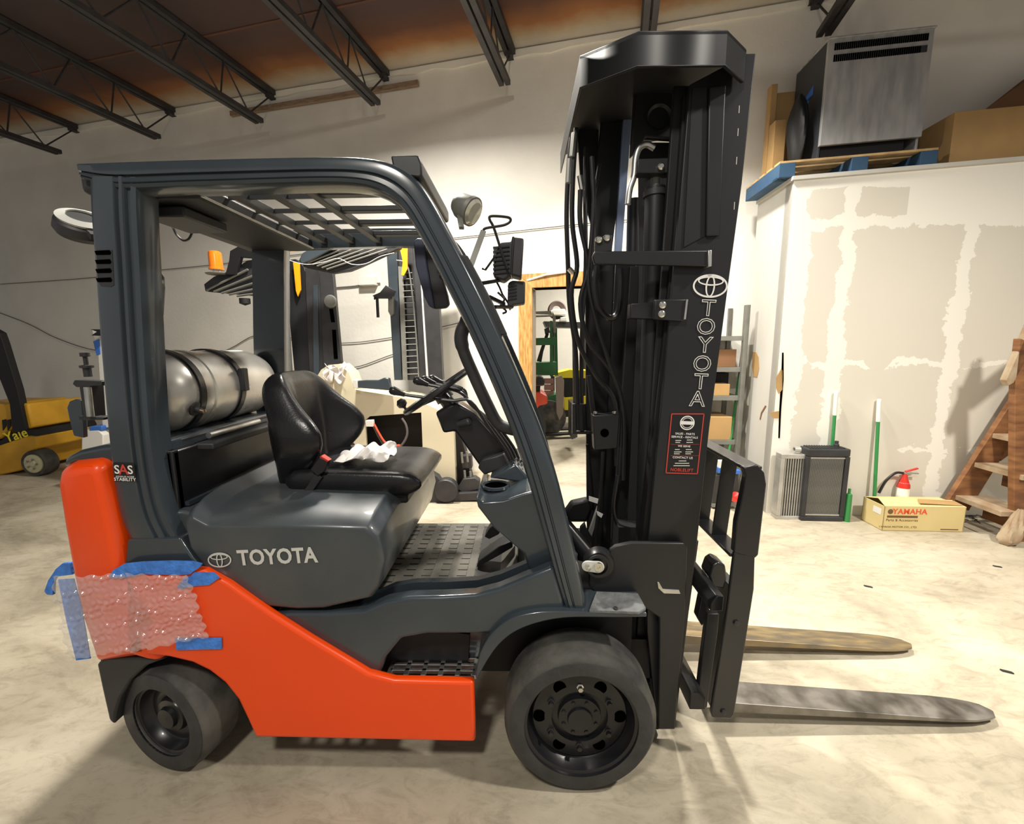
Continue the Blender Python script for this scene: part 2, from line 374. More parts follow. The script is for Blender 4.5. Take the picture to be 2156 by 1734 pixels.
MB().prism([W2(dr, -.03, 0), W2(dr+.14, -.03, 0), W2(dr+.14, -.03, DZ+.16), W2(dr, -.03, DZ)], N*.26).build('jamb_board', M['plywood'], door, smooth=0, bevel=.004)
# ceiling deck
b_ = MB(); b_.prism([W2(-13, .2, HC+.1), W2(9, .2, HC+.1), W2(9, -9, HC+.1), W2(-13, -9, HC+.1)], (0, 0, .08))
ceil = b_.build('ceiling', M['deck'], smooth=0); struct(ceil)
rb = MB()
for k in range(9): rb.obox(W2(-2, -1.0-k*.95, HC+.097), U, 11, N, .012, Zv, .006)
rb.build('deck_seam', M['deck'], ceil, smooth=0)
# next room
b_ = MB(); b_.prism([W2(-3, 5.6, 0), W2(7, 5.6, 0), W2(7, 5.6, 4.5), W2(-3, 5.6, 4.5)], N*.1); struct(b_.build('wall_far', M['wall'], smooth=0))
b_ = MB(); b_.prism([W2(-3, .2, 0), W2(-3, 5.6, 0), W2(-3, 5.6, 4.5), W2(-3, .2, 4.5)], -U*.1); struct(b_.build('wall_left', M['wall'], smooth=0))
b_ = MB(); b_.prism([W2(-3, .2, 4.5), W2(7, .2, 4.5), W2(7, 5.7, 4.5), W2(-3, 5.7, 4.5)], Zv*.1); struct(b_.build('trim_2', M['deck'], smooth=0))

# open-web joists
seats = [(-6.595+.0, 5.316), (-4.868, 4.945), (-3.31, 4.631), (-1.772, 4.293), (-.305, 3.947)]
sv = [(Vector((x, y, 0))-WB).dot(U) for x, y in seats]; stp = 1.5
sv += [1.42, 2.93, 4.45]
where = ['leftmost joist, over the yellow forklift', 'second from the left, ending over the rear guard corner', 'third from the left, crossing the strip', 'joist crossing the right end of the wooden strip', 'joist ending above the gap between guard and mast', 'joist ending just behind the top of the mast', 'joist end at the top edge between mast and duct unit', 'joist tip at the upper right corner above the steel cabinet']
for k, s_ in enumerate(sv):
    j = thing('roof_joist', 'dark steel open-web roof joist, ' + where[k], 'joist', W2(s_, 0, HC), 'roof joists')
    a = MB(); a.beam(W2(s_-.035, .05, HC+.06), W2(s_-.035, -6.5, HC+.06), .05, .05); a.beam(W2(s_+.035, .05, HC+.06), W2(s_+.035, -6.5, HC+.06), .05, .05)
    a.build('top_chord', M['joist'], j, smooth=0)
    a = MB(); a.beam(W2(s_-.035, -.27, HC-.37), W2(s_-.035, -6.5, HC-.37), .05, .05); a.beam(W2(s_+.035, -.27, HC-.37), W2(s_+.035, -6.5, HC-.37), .05, .05)
    a.build('bottom_chord', M['joist'], j, smooth=0)
    a = MB(); a.obox(W2(s_, -.04, HC+.02), U, .035, N, .06, Zv, .025); a.build('seat_plate', M['joist'], j, smooth=0)
    zt, zb = HC+.04, HC-.35
    nn = [(-.06, zt-.03), (-.42, zb), (-.42, zb), (-.72, zt), (-.80, zb), (-1.15, zt), (-1.35, zb), (-1.62, zt), (-1.95, zb), (-2.3, zt), (-2.65, zb), (-3.0, zt), (-3.35, zb), (-3.7, zt), (-4.05, zb), (-4.4, zt), (-4.75, zb), (-5.1, zt)]
    for (n0, z0), (n1, z1) in zip(nn, nn[1:]):
        if n0 == n1: continue
        MB().tube([W2(s_, n0, z0), W2(s_, n1, z1)], .009, 6).build('web_rod', M['joist'], j)
# wooden strip on the wall
a = PW(486, 240, .03); c = PW(881, 175, .03)
tag(MB().beam(a, c, .04, .06, up=Zv).build('wooden_strip', M['board'], bevel=.004), 'long thin bare wooden strip fixed high on the back wall under the joists', 'board')
# wall wires
def wire(label, pts, r=.006):
    tag(MB().tube(cr([PW(x, y, .02) for x, y in pts], 5), r, 6).build('wall_wire', M['wire']), label, 'wire')
wire('thin wire running level across the wall behind the guard and mast', [(0, 598), (120, 590), (195, 584), (310, 571), (470, 555), (700, 527), (900, 507), (1010, 495), (1200, 474), (1330, 462)], .005)
wire('sagging wire on the wall behind the tank at far left', [(-10, 655), (60, 682), (120, 712), (205, 738), (330, 745), (460, 742), (540, 705), (620, 712), (720, 722), (820, 711), (930, 688), (1010, 668)], .006)
wire('lower slack wire on the wall behind the cream truck', [(700, 780), (760, 770), (830, 745), (900, 730)], .006)
wire('conduit on the wall between the two masts behind the cab', [(700, 606), (748, 602), (765, 598), (800, 596)], .009)
tag(MB().obox(PW(775, 592, .05), U, .11, N, .05, Zv, .05).build('wall_conduit_box', M['whiteplastic'], bevel=.004), 'white box on the wall conduit between the two rear masts', 'electrical box')
tag(MB().tube([PW(1110, 590, .03), PW(1150, 578, .05), PW(1195, 572, .04), PW(1215, 571, .04)], .012, 6).build('door_cable', M['whiteplastic']), 'pale cable looped over the plywood door header', 'cable')

# ------------------------------------------------------------------ partition box with drywall
SL = .05                                                             # the roof of the box is out of level
def Q(s, n, z): return PC + U2*s + N2*n + Zv*(z + (SL*s if z > PH-.02 else 0))
Lp = 4.4; NP = .62
b_ = MB(); v = [(0, 0, 0), (Lp, 0, 0), (Lp, 0, PH+SL*4.4), (0, 0, PH)]
def lwall(name, v, t, m, kids=None):
    me = bpy.data.meshes.new(name); n4 = len(v); vv = list(v)+[(x, y+t, z) for x, y, z in v]
    me.from_pydata(vv, [], [tuple(range(n4)), tuple(range(n4, 2*n4))[::-1]]+[(i, n4+i, n4+(i+1) % n4, (i+1) % n4) for i in range(n4)]); me.update()
    bm = bmesh.new(); bm.from_mesh(me); bmesh.ops.recalc_face_normals(bm, faces=bm.faces); bm.to_mesh(me); bm.free()
    me.materials.append(m); o = bpy.data.objects.new(name, me); C.objects.link(o); o.location = PC; o.rotation_euler = (0, 0, -ANP); return struct(o)
wp = lwall('wall_right', v, .12, M['drywall'])
b_ = MB().prism([Q(0, 0.005, 0), Q(0, NP, 0), Q(0, NP, PH), Q(0, 0.005, PH)], U2*.12); ws = struct(b_.build('wall_side', M['dryside'], smooth=0))
b_ = MB().prism([Q(-.02, -.02, PH), Q(Lp, -.02, PH), Q(Lp, NP, PH), Q(-.02, NP, PH)], Zv*.03); struct(b_.build('trim_3', M['dryside'], smooth=0))
def onside(px, py, off=.004): q = PU(px, py, PC-U2*off); return q
def onfront(px, py, off=.004): return PN(px, py, PC-N2*off)
def patch(name, pts, fn, m, label, off=.004, vec=None):
    w = [fn(x, y, off) for x, y in pts]
    return tag(MB().prism(w, (vec if vec else (U2*.003 if fn is onside else N2*.003))).build(name, m, smooth=0), label, 'wall damage')
patch('torn_paper', [(1584, 741), (1592, 741), (1597, 752), (1598, 775), (1594, 794), (1586, 792), (1583, 770), (1584, 755)], onside, M['cardin'] if 0 else M['card'], 'brown torn drywall paper on the side of the partition above the broom')
patch('torn_paper', [(1645, 776), (1648, 780), (1647, 820), (1640, 829), (1634, 815), (1634, 795)], lambda a, b, o: onfront(a+0, b, o), M['card'], 'brown torn drywall paper patch beside the dark corner crack, upper one')
patch('torn_paper', [(1621, 868), (1640, 865), (1640, 880), (1628, 880)], onfront, M['card'], 'small brown torn paper patch low beside the dark corner crack')
patch('corner_crack', [(1647, 742), (1650, 742), (1650, 800), (1645, 860), (1642, 922), (1639, 922), (1641, 860), (1645, 800)], onfront, M['hole'], 'long dark vertical crack near the corner of the partition')
patch('side_crack', [(1611, 853), (1613, 855), (1604, 870), (1601, 883), (1599, 882), (1602, 868)], onside, M['cardin'], 'curved brown gouge low on the side of the partition')

# shelf unit beyond the partition
g = thing('shelf_unit', 'grey slotted steel shelving with boxes behind the mast, beside the partition', 'shelf', PN(1530, 1000, (1.8, 3.0, 0)))
q = Vector((1.9, 3.05, 0))
pr = PN(1548, 1000, q); pr.z = 0
def SH(s, n, z): return pr + U2*s + N2*n + Zv*z
hsh = PN(1552, 642, q).z
for s_, n_ in ((0, 0), (0, .4), (-.9, 0), (-.9, .4)):
    MB().beam(SH(s_, n_, 0), SH(s_, n_, hsh), .045, .045).build('post', M['greymetal'], g, smooth=0, bevel=.003)
hs = [PN(1535, y, q).z for y in (712, 778, 838, 931)]+[.25]
for z in hs: MB().obox(SH(-.45, .2, z), U2, .45, N2, .2, Zv, .022).build('shelf_board', M['greymetal'], g, smooth=0)
def crate(name, label, cat, lo, hi, fr, m, bev=.004, parent=None, grp=None):
    v = [fr(a, b, c) for c in (lo[2], hi[2]) for a, b in ((lo[0], lo[1]), (hi[0], lo[1]), (hi[0], hi[1]), (lo[0], hi[1]))]
    o = MB().add(v, [(0,3,2,1),(4,5,6,7),(0,1,5,4),(1,2,6,5),(2,3,7,6),(3,0,4,7)]).build(name, m, parent, bevel=bev, smooth=0)
    if parent is None: tag(o, label, cat, grp)
    return o
crate('cardboard_box', 'brown cardboard box on the lowest visible shelf beside the partition', 'box', (-.5, .02, hs[3]+.022), (-.06, .36, hs[3]+.26), SH, M['card'])
crate('cardboard_box', 'tall open grey-brown box on the upper shelf beside the partition', 'box', (-.42, .05, hs[1]+.022), (-.05, .36, hs[1]+.2), SH, M['cardin'])
crate('small_carton', 'small white topped carton on the middle shelf beside the partition', 'box', (-.25, .03, hs[2]+.022), (-.1, .2, hs[2]+.14), SH, M['card'])
crate('storage_bin', 'black bin on the middle shelf behind the small carton', 'bin', (-.7, .22, hs[2]+.022), (-.04, .38, hs[2]+.24), SH, M['soot'])

# poles leaning on the side of the partition
def pole(name, label, a, c, r, m, tip=None, cat='broom handle'):
    a = Vector(a); c = Vector(c); o = thing(name, label, cat, a)
    MB().cyl(a, a.lerp(c, .82), r, 10).build('handle', m, o); MB().lathe([(r*1.15, 0), (r*1.25, .01), (r*1.25, (c-a).length*.18), (r*.7, (c-a).length*.18+.01)], a.lerp(c, .82), c-a, 10).build('grip', tip or M['whiteplastic'], o)
    return o
q = PC-U2*.12+N2*.55; q.z = 0
pb = PU(1530, 985, q+U2*-.1); pt = PU(1566, 720, q+U2*.10)
foot = pt+(pb-pt)*(pt.z-.012)/(pt.z-pb.z)
pole('broom', 'green broom handle with white sleeve leaning beside the shelving', foot, pt, .013, M['handle'])
q2 = PC-N2*.06
pt = PN(1761, 826, PC-N2*.03); f2 = PN(1742, 1078, PC-N2*.045); f2.z = .012
pole('broom', 'green handle with white tip standing behind the radiators', f2, pt, .014, M['handle'])
pt = PN(1851, 842, PC-N2*.03); f2 = PN(1840, 1080, PC-N2*.09); f2.z = .012
pole('broom', 'green handle with white tip leaning on the wall behind the yellow carton', f2, pt, .014, M['handle'])

# radiators
g = thing('aluminium_radiator', 'bare aluminium radiator leaning next to the black one at the partition', 'radiator', PN(1660, 1095, PC-N2*.12))
base = PC-N2*.05
def RA(px, py, off): return PN(px, py, PC-N2*off)
a0, a1 = RA(1634, 1096, .14), RA(1692, 1096, .14); a0.z = a1.z = 0.02; hR = RA(1640, 955, .12).z; wR = (a1-a0).length
o0 = a0.copy(); o0.z = 0
def RF(s, n, z): return o0 + U2*s + N2*(n) + Zv*z
def rbox(lo, hi, name, m, par, bev=.004): return crate(name, '', '', lo, hi, RF, m, bev, par)
rbox((0, 0, 0), (wR, .1, .03), 'end_tank', M['alu'], g); rbox((0, 0, hR-.04), (wR, .1, hR), 'end_tank', M['alu'], g); rbox((0, 0, .03), (.035, .1, hR-.04), 'side_channel', M['alu'], g)
rbox((wR-.012, 0, .03), (wR, .1, hR-.04), 'side_channel', M['alu'], g); rbox((.035, .03, .03), (wR-.012, .08, hR-.04), 'core', M['core'], g, 0)
nb = 9
for i in range(nb): 
    x = .045+(wR-.07)*i/(nb-1); rbox((x-.004, .008, .03), (x+.004, .03, hR-.04), 'fin', M['alu'], g, 0)
b0 = RA(1686, 1097, .17); b0.z = 0; b1 = RA(1776, 1097, .17); wB = (b1-b0).length; hB = RA(1700, 943, .14).z; o0 = b0
g = thing('black_radiator', 'black framed truck radiator standing at the partition, right of the aluminium one', 'radiator', b0+U2*.2)
rbox((0, 0, 0), (wB, .09, .045), 'bottom_tank', M['dark'], g, .01); rbox((0, 0, hB-.07), (wB, .13, hB), 'top_tank', M['dark'], g, .012)
rbox((0, 0, .045), (.035, .09, hB-.07), 'side_channel', M['dark'], g); rbox((wB-.035, 0, .045), (wB, .09, hB-.07), 'side_channel', M['dark'], g)
rbox((.035, .02, .045), (wB-.035, .07, hB-.07), 'core', M['core'], g, 0)
rbox((.035, .01, .05), (wB-.035, .02, .062), 'trim_strip', M['alu'], g, 0); rbox((.035, .01, hB-.09), (wB-.035, .02, hB-.078), 'trim_strip', M['alu'], g, 0)
for i in range(38):
    x = .045+(wB-.09)*i/37; rbox((x-.002, .014, .062), (x+.002, .02, hB-.09), 'fin', M['greymetal'], g, 0)
for i in range(14): rbox((.03+i*(wB-.06)/14, .01, hB), (.03+(i+.4)*(wB-.06)/14, .12, hB+.008), 'rib', M['dark'], g, 0)
MB().lathe([(.0, 0), (.022, 0), (.022, .03), (.015, .035), (.015, .06), (.0, .06)], RF(wB-.09, .06, hB), Zv, 14).build('filler_cap', M['dark'], g)
MB().lathe([(.025, 0), (.025, .05), (.018, .05), (.018, 0)], RF(-.03, .06, hB-.02), -U2, 14).build('hose_neck', M['alu'], g)
MB().lathe([(.0, 0), (.028, 0), (.024, .25), (.01, .26), (.01, .3), (0, .3)], RF(wB+.035, .02, .0), Zv, 14).build('x', M['handle'])
o = C.objects[-1]; o.name = 'green_bottle'; tag(o, 'green plastic bottle standing at the right side of the black radiator', 'bottle')

# yellow carton
c0 = PZ(1857, 1117, 0); c1 = PZ(2027, 1120, 0)
ex = (c1-c0).normalized(); wY = (c1-c0).length; ey = Vector((-ex.y, ex.x, 0)); dY = .24; hY = P(1857, 1066, c0.y).z
def CF(a, b, c): return c0 + ex*a + ey*b + Zv*c
bx = thing('yellow_carton', 'yellow cardboard parts carton with red lettering on the floor before the partition', 'box', CF(wY/2, dY/2, 0))
b_ = MB(); t = .006
for lo, hi in (((0, 0, 0), (wY, dY, t)), ((0, 0, 0), (wY, t, hY)), ((0, dY-t, 0), (wY, dY, hY)), ((0, 0, 0), (t, dY, hY)), ((wY-t, 0, 0), (wY, dY, hY))):
    v = [CF(x, y, z) for z in (lo[2], hi[2]) for x, y in ((lo[0], lo[1]), (hi[0], lo[1]), (hi[0], hi[1]), (lo[0], hi[1]))]
    b_.add(v, [(0,3,2,1),(4,5,6,7),(0,1,5,4),(1,2,6,5),(2,3,7,6),(3,0,4,7)])
b_.build('carton_body', M['cardyellow'], bx, smooth=0)
MB().prism([CF(0, 0, hY), CF(wY, 0, hY), CF(wY-.02, dY*.47, hY+.02), CF(.02, dY*.45, hY+.035)], Zv*.005).build('flap', M['cardyellow'], bx, smooth=0)
MB().prism([CF(0, dY, hY), CF(wY*.98, dY, hY), CF(wY*.9, dY*.5, hY+.012), CF(.03, dY*.5, hY+.03)], Zv*.005).build('flap', M['cardyellow'], bx, smooth=0)
MB().prism([CF(wY*.45, dY*.1, hY+.022), CF(wY*.98, dY*.06, hY+.010), CF(wY*.97, dY*.38, hY+.022), CF(wY*.52, dY*.4, hY+.034)], Zv*.004).build('loose_flap', M['card'], bx, smooth=0)
text('lettering', 'YAMAHA', CF(wY*.315, 0, hY*.80), ex, Zv, hY*.30, M['orangeprint'], bx, bold=.02)
b_ = MB(); b_.lathe([(0, 0), (hY*.1, 0), (hY*.1, .001), (0, .001)], CF(wY*.075, -.002, hY*.80), ey, 20); b_.build('round_logo', M['brownprint'], bx)
b_ = MB().prism([CF(wY*.04, -.001, hY*.55), CF(wY*.42, -.001, hY*.55), CF(wY*.42, -.001, hY*.64), CF(wY*.04, -.001, hY*.64)], ey*.001); b_.build('printed_bar', M['brownprint'], bx, smooth=0)
text('lettering', 'Parts & Accessories', CF(wY*.23, 0, hY*.45), ex, Zv, hY*.14, M['brownprint'], bx)
text('lettering', 'YAMAHA MOTOR CO., LTD.', CF(wY*.19, 0, hY*.17), ex, Zv, hY*.11, M['brownprint'], bx)
MB().prism([CF(wY*.72, -.001, hY*.08), CF(wY*.94, -.001, hY*.08), CF(wY*.94, -.001, hY*.12), CF(wY*.72, -.001, hY*.12)], ey*.001).build('small_print', M['brownprint'], bx, smooth=0)
MB().prism([CF(-.002, .03, hY*.6), CF(-.002, .12, hY*.6), CF(-.002, .12, hY*.85), CF(-.002, .03, hY*.85)], ex*.001).build('white_sticker', M['whiteplastic'], bx, smooth=0)

# extinguisher on its feet behind the carton
q = Vector((P(1900, 1050, 2.48).x, 2.488, 0))
zt = P(1912, 985, 2.488).z
g = thing('fire_extinguisher', 'bagged fire extinguisher with red head and black hose behind the yellow carton', 'fire extinguisher', q)
MB().lathe([(0, 0), (.045, 0), (.048, .02), (.048, zt*.62), (.04, zt*.72), (.02, zt*.78), (0, zt*.78)], q, Zv, 24).build('cylinder', M['whiteplastic'], g)
MB().lathe([(.049, zt*.62), (.047, zt*.68), (.026, zt*.80), (.018, zt*.88), (0, zt*.88)], q, Zv, 20).build('shoulder', M['extred'], g)
MB().beam(q+Zv*zt*.93, q+Zv*zt*1.0+U2*.1, .02, .012).build('lever', M['extred'], g, bevel=.002)
MB().beam(q+Zv*zt*.9-U2*.02, q+Zv*zt*.9+U2*.11, .02, .01).build('carry_handle', M['steel'], g, bevel=.002)
MB().tube(cr([q+Zv*zt*.9-U2*.01, q+Zv*(zt*.9)-U2*.08, q+Zv*(zt*.75)-U2*.15, q+Zv*(zt*.5)-U2*.2]), .011, 8).build('hose', M['hose'], g)

# stair
sb = PZ(2108, 1112, 0); st0 = PZ(2006, 1066, 0)
g = thing('wooden_stair', 'open wooden stair with worn treads at the right edge', 'stairs', sb)
q = PZ(2135, 1140, 0); q.z = 0
# posts and stringers: stair climbs to the right, seen from its open side
def ST(px, py, n=0): return PN(px, py, q+N2*n)
MB().prism([ST(2134, 1142), ST(2160, 1142), ST(2170, 720), ST(2148, 712), ST(2138, 800)], N2*.05).build('near_post', M['stairwood'], g, smooth=0, bevel=.004)
MB().prism([ST(2118, 800), ST(2124, 812), ST(2135, 806), ST(2200, 690), ST(2200, 650), ST(2180, 660)], N2*.05).build('handrail', M['stairtop'], g, smooth=0, bevel=.006)
def ST2(px, py): return ST(px, py, .36)
MB().prism([ST2(1992, 1062), ST2(2040, 1075), ST2(2180, 850), ST2(2180, 770)], N2*.045).build('stringer', M['stairwood'], g, smooth=0, bevel=.003)
z_ = 0
for k, (x0, y0, x1, y1) in enumerate(((2012, 1042, 2138, 1085), (2052, 973, 2138, 1000), (2090, 912, 2138, 921))):
    zt_ = ST2(x0, y0).z; aL = ST2(x0, y0); aR = ST(x1, y1, .0)
    d1 = PZ(x0, y0, zt_); w_ = .26
    p0 = ST2(x0, y0); tv = MB(); pn = Vector((p0.x, p0.y, zt_-.04))
    near = pn - N2*.38
    tv.prism([pn, near, near+U2*w_, pn+U2*w_], Zv*.04); tv.build('tread', M['stairtop'], g, smooth=0, bevel=.003)
    MB().prism([pn+U2*.24, near+U2*.24, near+U2*.24-Zv*.16, pn+U2*.24-Zv*.16], U2*.02).build('riser', M['stairwood'], g, smooth=0)
for k in range(1, 7):
    pn2 = pn + U2*(.22*k)+Zv*(.21*k); nr = pn2-N2*.38
    MB().prism([pn2, nr, nr+U2*.26, pn2+U2*.26], Zv*.04).build('tread', M['stairtop'], g, smooth=0, bevel=.003)
    MB().prism([pn2+U2*.24, nr+U2*.24, nr+U2*.24-Zv*.16, pn2+U2*.24-Zv*.16], U2*.02).build('riser', M['stairwood'], g, smooth=0)
e0 = pn+U2*.1
MB().prism([e0-Zv*.2, e0+U2*1.55+Zv*1.28, e0+U2*1.55+Zv*1.5, e0+Zv*.06], N2*.04).build('stringer', M['stairwood'], g, smooth=0)
e1 = e0-N2*.42+U2*.12
MB().prism([e1-Zv*.1, e1+U2*1.43+Zv*1.27, e1+U2*1.43+Zv*1.5, e1+Zv*.15], N2*.04).build('stringer', M['stairwood'], g, smooth=0)
MB().beam(ST(2160, 745, .02), ST(2160, 745, .02)+U2*1.5+Zv*1.45, .05, .09).build('handrail', M['stairtop'], g, smooth=0, bevel=.005)
MB().prism([e1+U2*1.3, e1+U2*1.38, e1+U2*1.38+Zv*2.6, e1+U2*1.3+Zv*2.6], N2*.05).build('far_post', M['stairwood'], g, smooth=0)
# sack, scrap at the stair foot
q = PZ(2118, 1146, 0)
def sack(u, v):
    a = 2*PI*u; w = v; r = .058*(1-.75*w**2.2)*min(1, .4+w*6)*(1+.16*math.sin(5*a+3*w)+.07*math.sin(9*a+14*w)); return q + Vector((r*math.cos(a)+w*.07, r*math.sin(a), .29*w))
tag(MB().grid(sack, 24, 14).build('plastic_sack', M['stairtop']), 'crumpled grey brown plastic sack leaning at the foot of the stair post', 'bag')
b_ = MB(); q = PZ(2060, 1096, 0)
for i in range(14):
    a = random.uniform(0, PI); c = q+Vector((random.uniform(-.18, .25), random.uniform(-.02, .18), .012+.006*(i % 3))); d = Vector((math.cos(a), math.sin(a), .02))*random.uniform(.03, .1); b_.tube([c-d, c, c+d], .004, 5)
tag(b_.build('scrap_heap', M['soot']), 'tangle of black straps and scraps on the floor under the stair', 'scrap', kind='stuff')

# things on the partition roof
zp = PH+.031
g = thing('blue_pallet', 'blue painted wooden pallet on top of the partition under the steel cabinet', 'pallet', Q(.5, .5, zp))
pl = (PN(1640, 365, PC)-PC).dot(U2)-.0; prr = (PN(1975, 325, PC)-PC).dot(U2)
for n_, nm in ((.0, 'deck_board'), (.13, 'deck_board'), (.26, 'deck_board'), (.39, 'deck_board'), (.52, 'deck_board')):
    crate(nm, '', '', (pl, n_, zp+.11), (prr, n_+.09, zp+.128), Q, M['palletwood'], .002, g)
for s_ in (pl, (pl+prr)/2-.045, prr-.13):
    crate('runner', '', '', (s_, 0, zp), (s_+.13, .61, zp+.11), Q, M['bluewood'], .003, g)
crate('bottom_board', '', '', (pl, .02, zp+.0), (prr, .1, zp+.014), Q, M['bluewood'], .002, g)
qa = Q(0, .12, 0); aL = (PN(1722, 320, qa)-PC).dot(U2); aR = (PN(1935, 300, qa)-PC).dot(U2); zA = zp+.13; zT = PN(1745, 90, qa).z; zB = PN(1725, 312, qa).z
g = thing('steel_cabinet', 'dented galvanised equipment cabinet with louvre rows standing on the blue pallet', 'cabinet', Q((aL+aR)/2, .5, zA))
zT = min(zT, 4.55); dA = .55
crate('front_panel', '', '', (aL, .1, zB), (aR, .13, zT), Q, M['ac'], .003, g)
crate('side_panel', '', '', (aL, .13, zA+.01), (aL+.02, dA, zT-.003), Q, M['acdark'], .003, g)
crate('rear_panel', '', '', (aL, dA, zA+.01), (aR, dA+.02, zT-.003), Q, M['acdark'], .003, g)
crate('side_panel', '', '', (aR-.02, .13, zA+.01), (aR, dA, zT-.003), Q, M['ac'], .003, g)
crate('top_panel', '', '', (aL-.005, .09, zT), (aR+.01, dA+.02, zT+.015), Q, M['ac'], .003, g)
crate('base_plinth', '', '', (aL+.04, .16, zA), (aR-.09, dA, zB+.02), Q, M['soot'], .002, g)
nl = 44
for row in range(2):
    for i in range(nl):
        x = aL+.05+(aR-aL-.1)*i/(nl-1); z1 = zT-.035-row*.085
        crate('louvre', '', '', (x-.0055, .094, z1-.05), (x+.0055, .1, z1), Q, M['hole'] if i < nl-3 or row == 0 else M['acdark'], 0, g)
for pts in (((1680, 240), (1714, 178), (1712, 200), (1684, 222), ), ((1684, 236), (1704, 208), (1702, 220), (1686, 232))):
    MB().prism([PU(x-1, y, Q(aL-.003, 0, 0)) for x, y in pts], U2*.002).build('blue_label', M['bluepaint'], g, smooth=0)
def bx2(label, lo, hi, m=None): return crate('cardboard_box', label, 'box', lo, hi, Q, m or M['card'], .004)
xR0 = (PN(1984, 330, qa)-PC).dot(U2)
zc = PN(1990, 262, qa).z
b3 = thing('cardboard_box', 'large open brown box on the partition right of the steel cabinet', 'box', Q(xR0+.4, .3, zp))
crate('box_body', '', '', (xR0, .05, zp), (xR0+.95, .40, zc), Q, M['card'], .004, b3)
MB().prism([Q(xR0+.25, .12, zc), Q(xR0+.95, .12, zc), Q(xR0+.95, .3, zc+.45), Q(xR0+.7, .3, zc+.3)], N2*.008).build('open_flap', M['cardin'], b3, smooth=0)
xl = -.02
bx2('brown box standing on the partition edge, left of the steel cabinet', (.0, .40, zp+.13), (.10, .51, zp+.62))
bx2('tall brown box at the back of the partition roof behind the steel cabinet', (.06, .60, zp+.13), (.5, .62, zT-.12))
bx2('open brown box between the mast and the steel cabinet, on the partition', (-.0, .52, zp+.13), (.055, .6, zp+.98))
def bag(u, v):
    a = 2*PI*u; r = .14*math.sin(PI*(v*.98+.01))**.6*(1+.18*math.sin(4*a+5*v)); return Q(.13, .27, zp+.13)+Vector((r*.45*math.cos(a), r*.8*math.sin(a), .62*v))
tag(MB().grid(bag, 24, 16).build('black_bag', M['soot'], smooth=60), 'black plastic bag stuffed beside the dark side of the steel cabinet', 'bag')
# ================================================================== THE FORKLIFT
fk = thing('forklift', 'orange and slate-grey forklift with black mast, parked side-on in front', 'forklift', (-.55, .53, 0))
YC = .53                                                             # middle of the truck
def mir(y): return 2*YC-y
# ---- counterweight
cw = [(118, 1010), (124, 985), (150, 972), (205, 966), (222, 975), (238, 1040), (258, 1135), (272, 1200), (330, 1230), (370, 1300), (350, 1392), (300, 1380), (205, 1392), (172, 1300), (150, 1200), (132, 1100)]
w = Ps(cw, .075)
rings = []
for y, ix, iz in ((.05, .05, .03), (.065, .02, .012), (.1, 0, 0), (.95, 0, 0), (.99, .02, .012), (1.01, .05, .03)):
    cx = sum(p.x for p in w)/len(w); cz = sum(p.z for p in w)/len(w)
    rings.append([Vector((p.x+(cx-p.x)/abs(cx-p.x+1e-9)*ix*min(1, abs(cx-p.x)/.15), y, p.z+(cz-p.z)/abs(cz-p.z+1e-9)*iz*min(1, abs(cz-p.z)/.15))) for p in w])
MB().loft(rings).build('counterweight', M['orange'], fk, bevel=.02, seg=4)
# dark rim on top of the counterweight
cp = [(128, 985), (136, 962), (165, 948), (215, 938), (330, 930), (340, 975), (222, 976), (160, 975)]
MB().prism(Ps(cp, .10), (0, .86, 0)).build('counterweight_cap', M['grey'], fk, bevel=.02, seg=4)
# ---- orange frame side, both sides
sp_ = [(262, 1195), (430, 1200), (480, 1228), (568, 1291), (650, 1343), (735, 1394), (775, 1418), (830, 1432), (997, 1436), (999, 1500), (1001, 1563), (770, 1558), (537, 1553), (520, 1515), (500, 1473), (472, 1438), (440, 1413), (405, 1396), (355, 1384), (300, 1378), (262, 1380)]
w = Ps(sp_, .05)
for y0, y1 in ((.05, .085), (.975, 1.01)):
    MB().prism([Vector((p.x, y0, p.z)) for p in w], (0, y1-y0, 0)).build('side_frame_panel', M['orange'], fk, bevel=.012, seg=3)
# dark belly between the side panels
MB().prism([Vector((x, .16, z)) for x, z in ((-1.15, .2), (-.42, .2), (-.4, .5), (-1.1, .6))], (0, .74, 0)).build('underframe', M['soot'], fk)
MB().box((-1.75, .3, .28), (-1.2, .76, .42)).build('rear_axle_beam', M['soot'], fk, bevel=.02)
MB().box((-.1, .2, .18), (.12, .87, .42)).build('front_axle_case', M['soot'], fk, bevel=.02)
MB().box((-.4, .22, .3), (.22, .85, .62)).build('wheel_house', M['soot'], fk)
# rear mud guards
mg = [(203, 1398), (222, 1384), (350, 1386), (308, 1402), (275, 1432), (252, 1470), (243, 1500), (240, 1526), (229, 1516), (214, 1450)]
for y0 in (.07, .93): 
    MB().prism([Vector((p.x, y0, p.z)) for p in Ps(mg, .07)], (0, .06, 0)).build('rear_mud_guard', M['dark'], fk, bevel=.008)
MB().prism([Vector((p.x, .13, p.z)) for p in Ps([(212, 1388), (300, 1386), (285, 1440), (240, 1500), (232, 1500)], .13)], (0, .8, 0)).build('rear_bumper', M['soot'], fk)

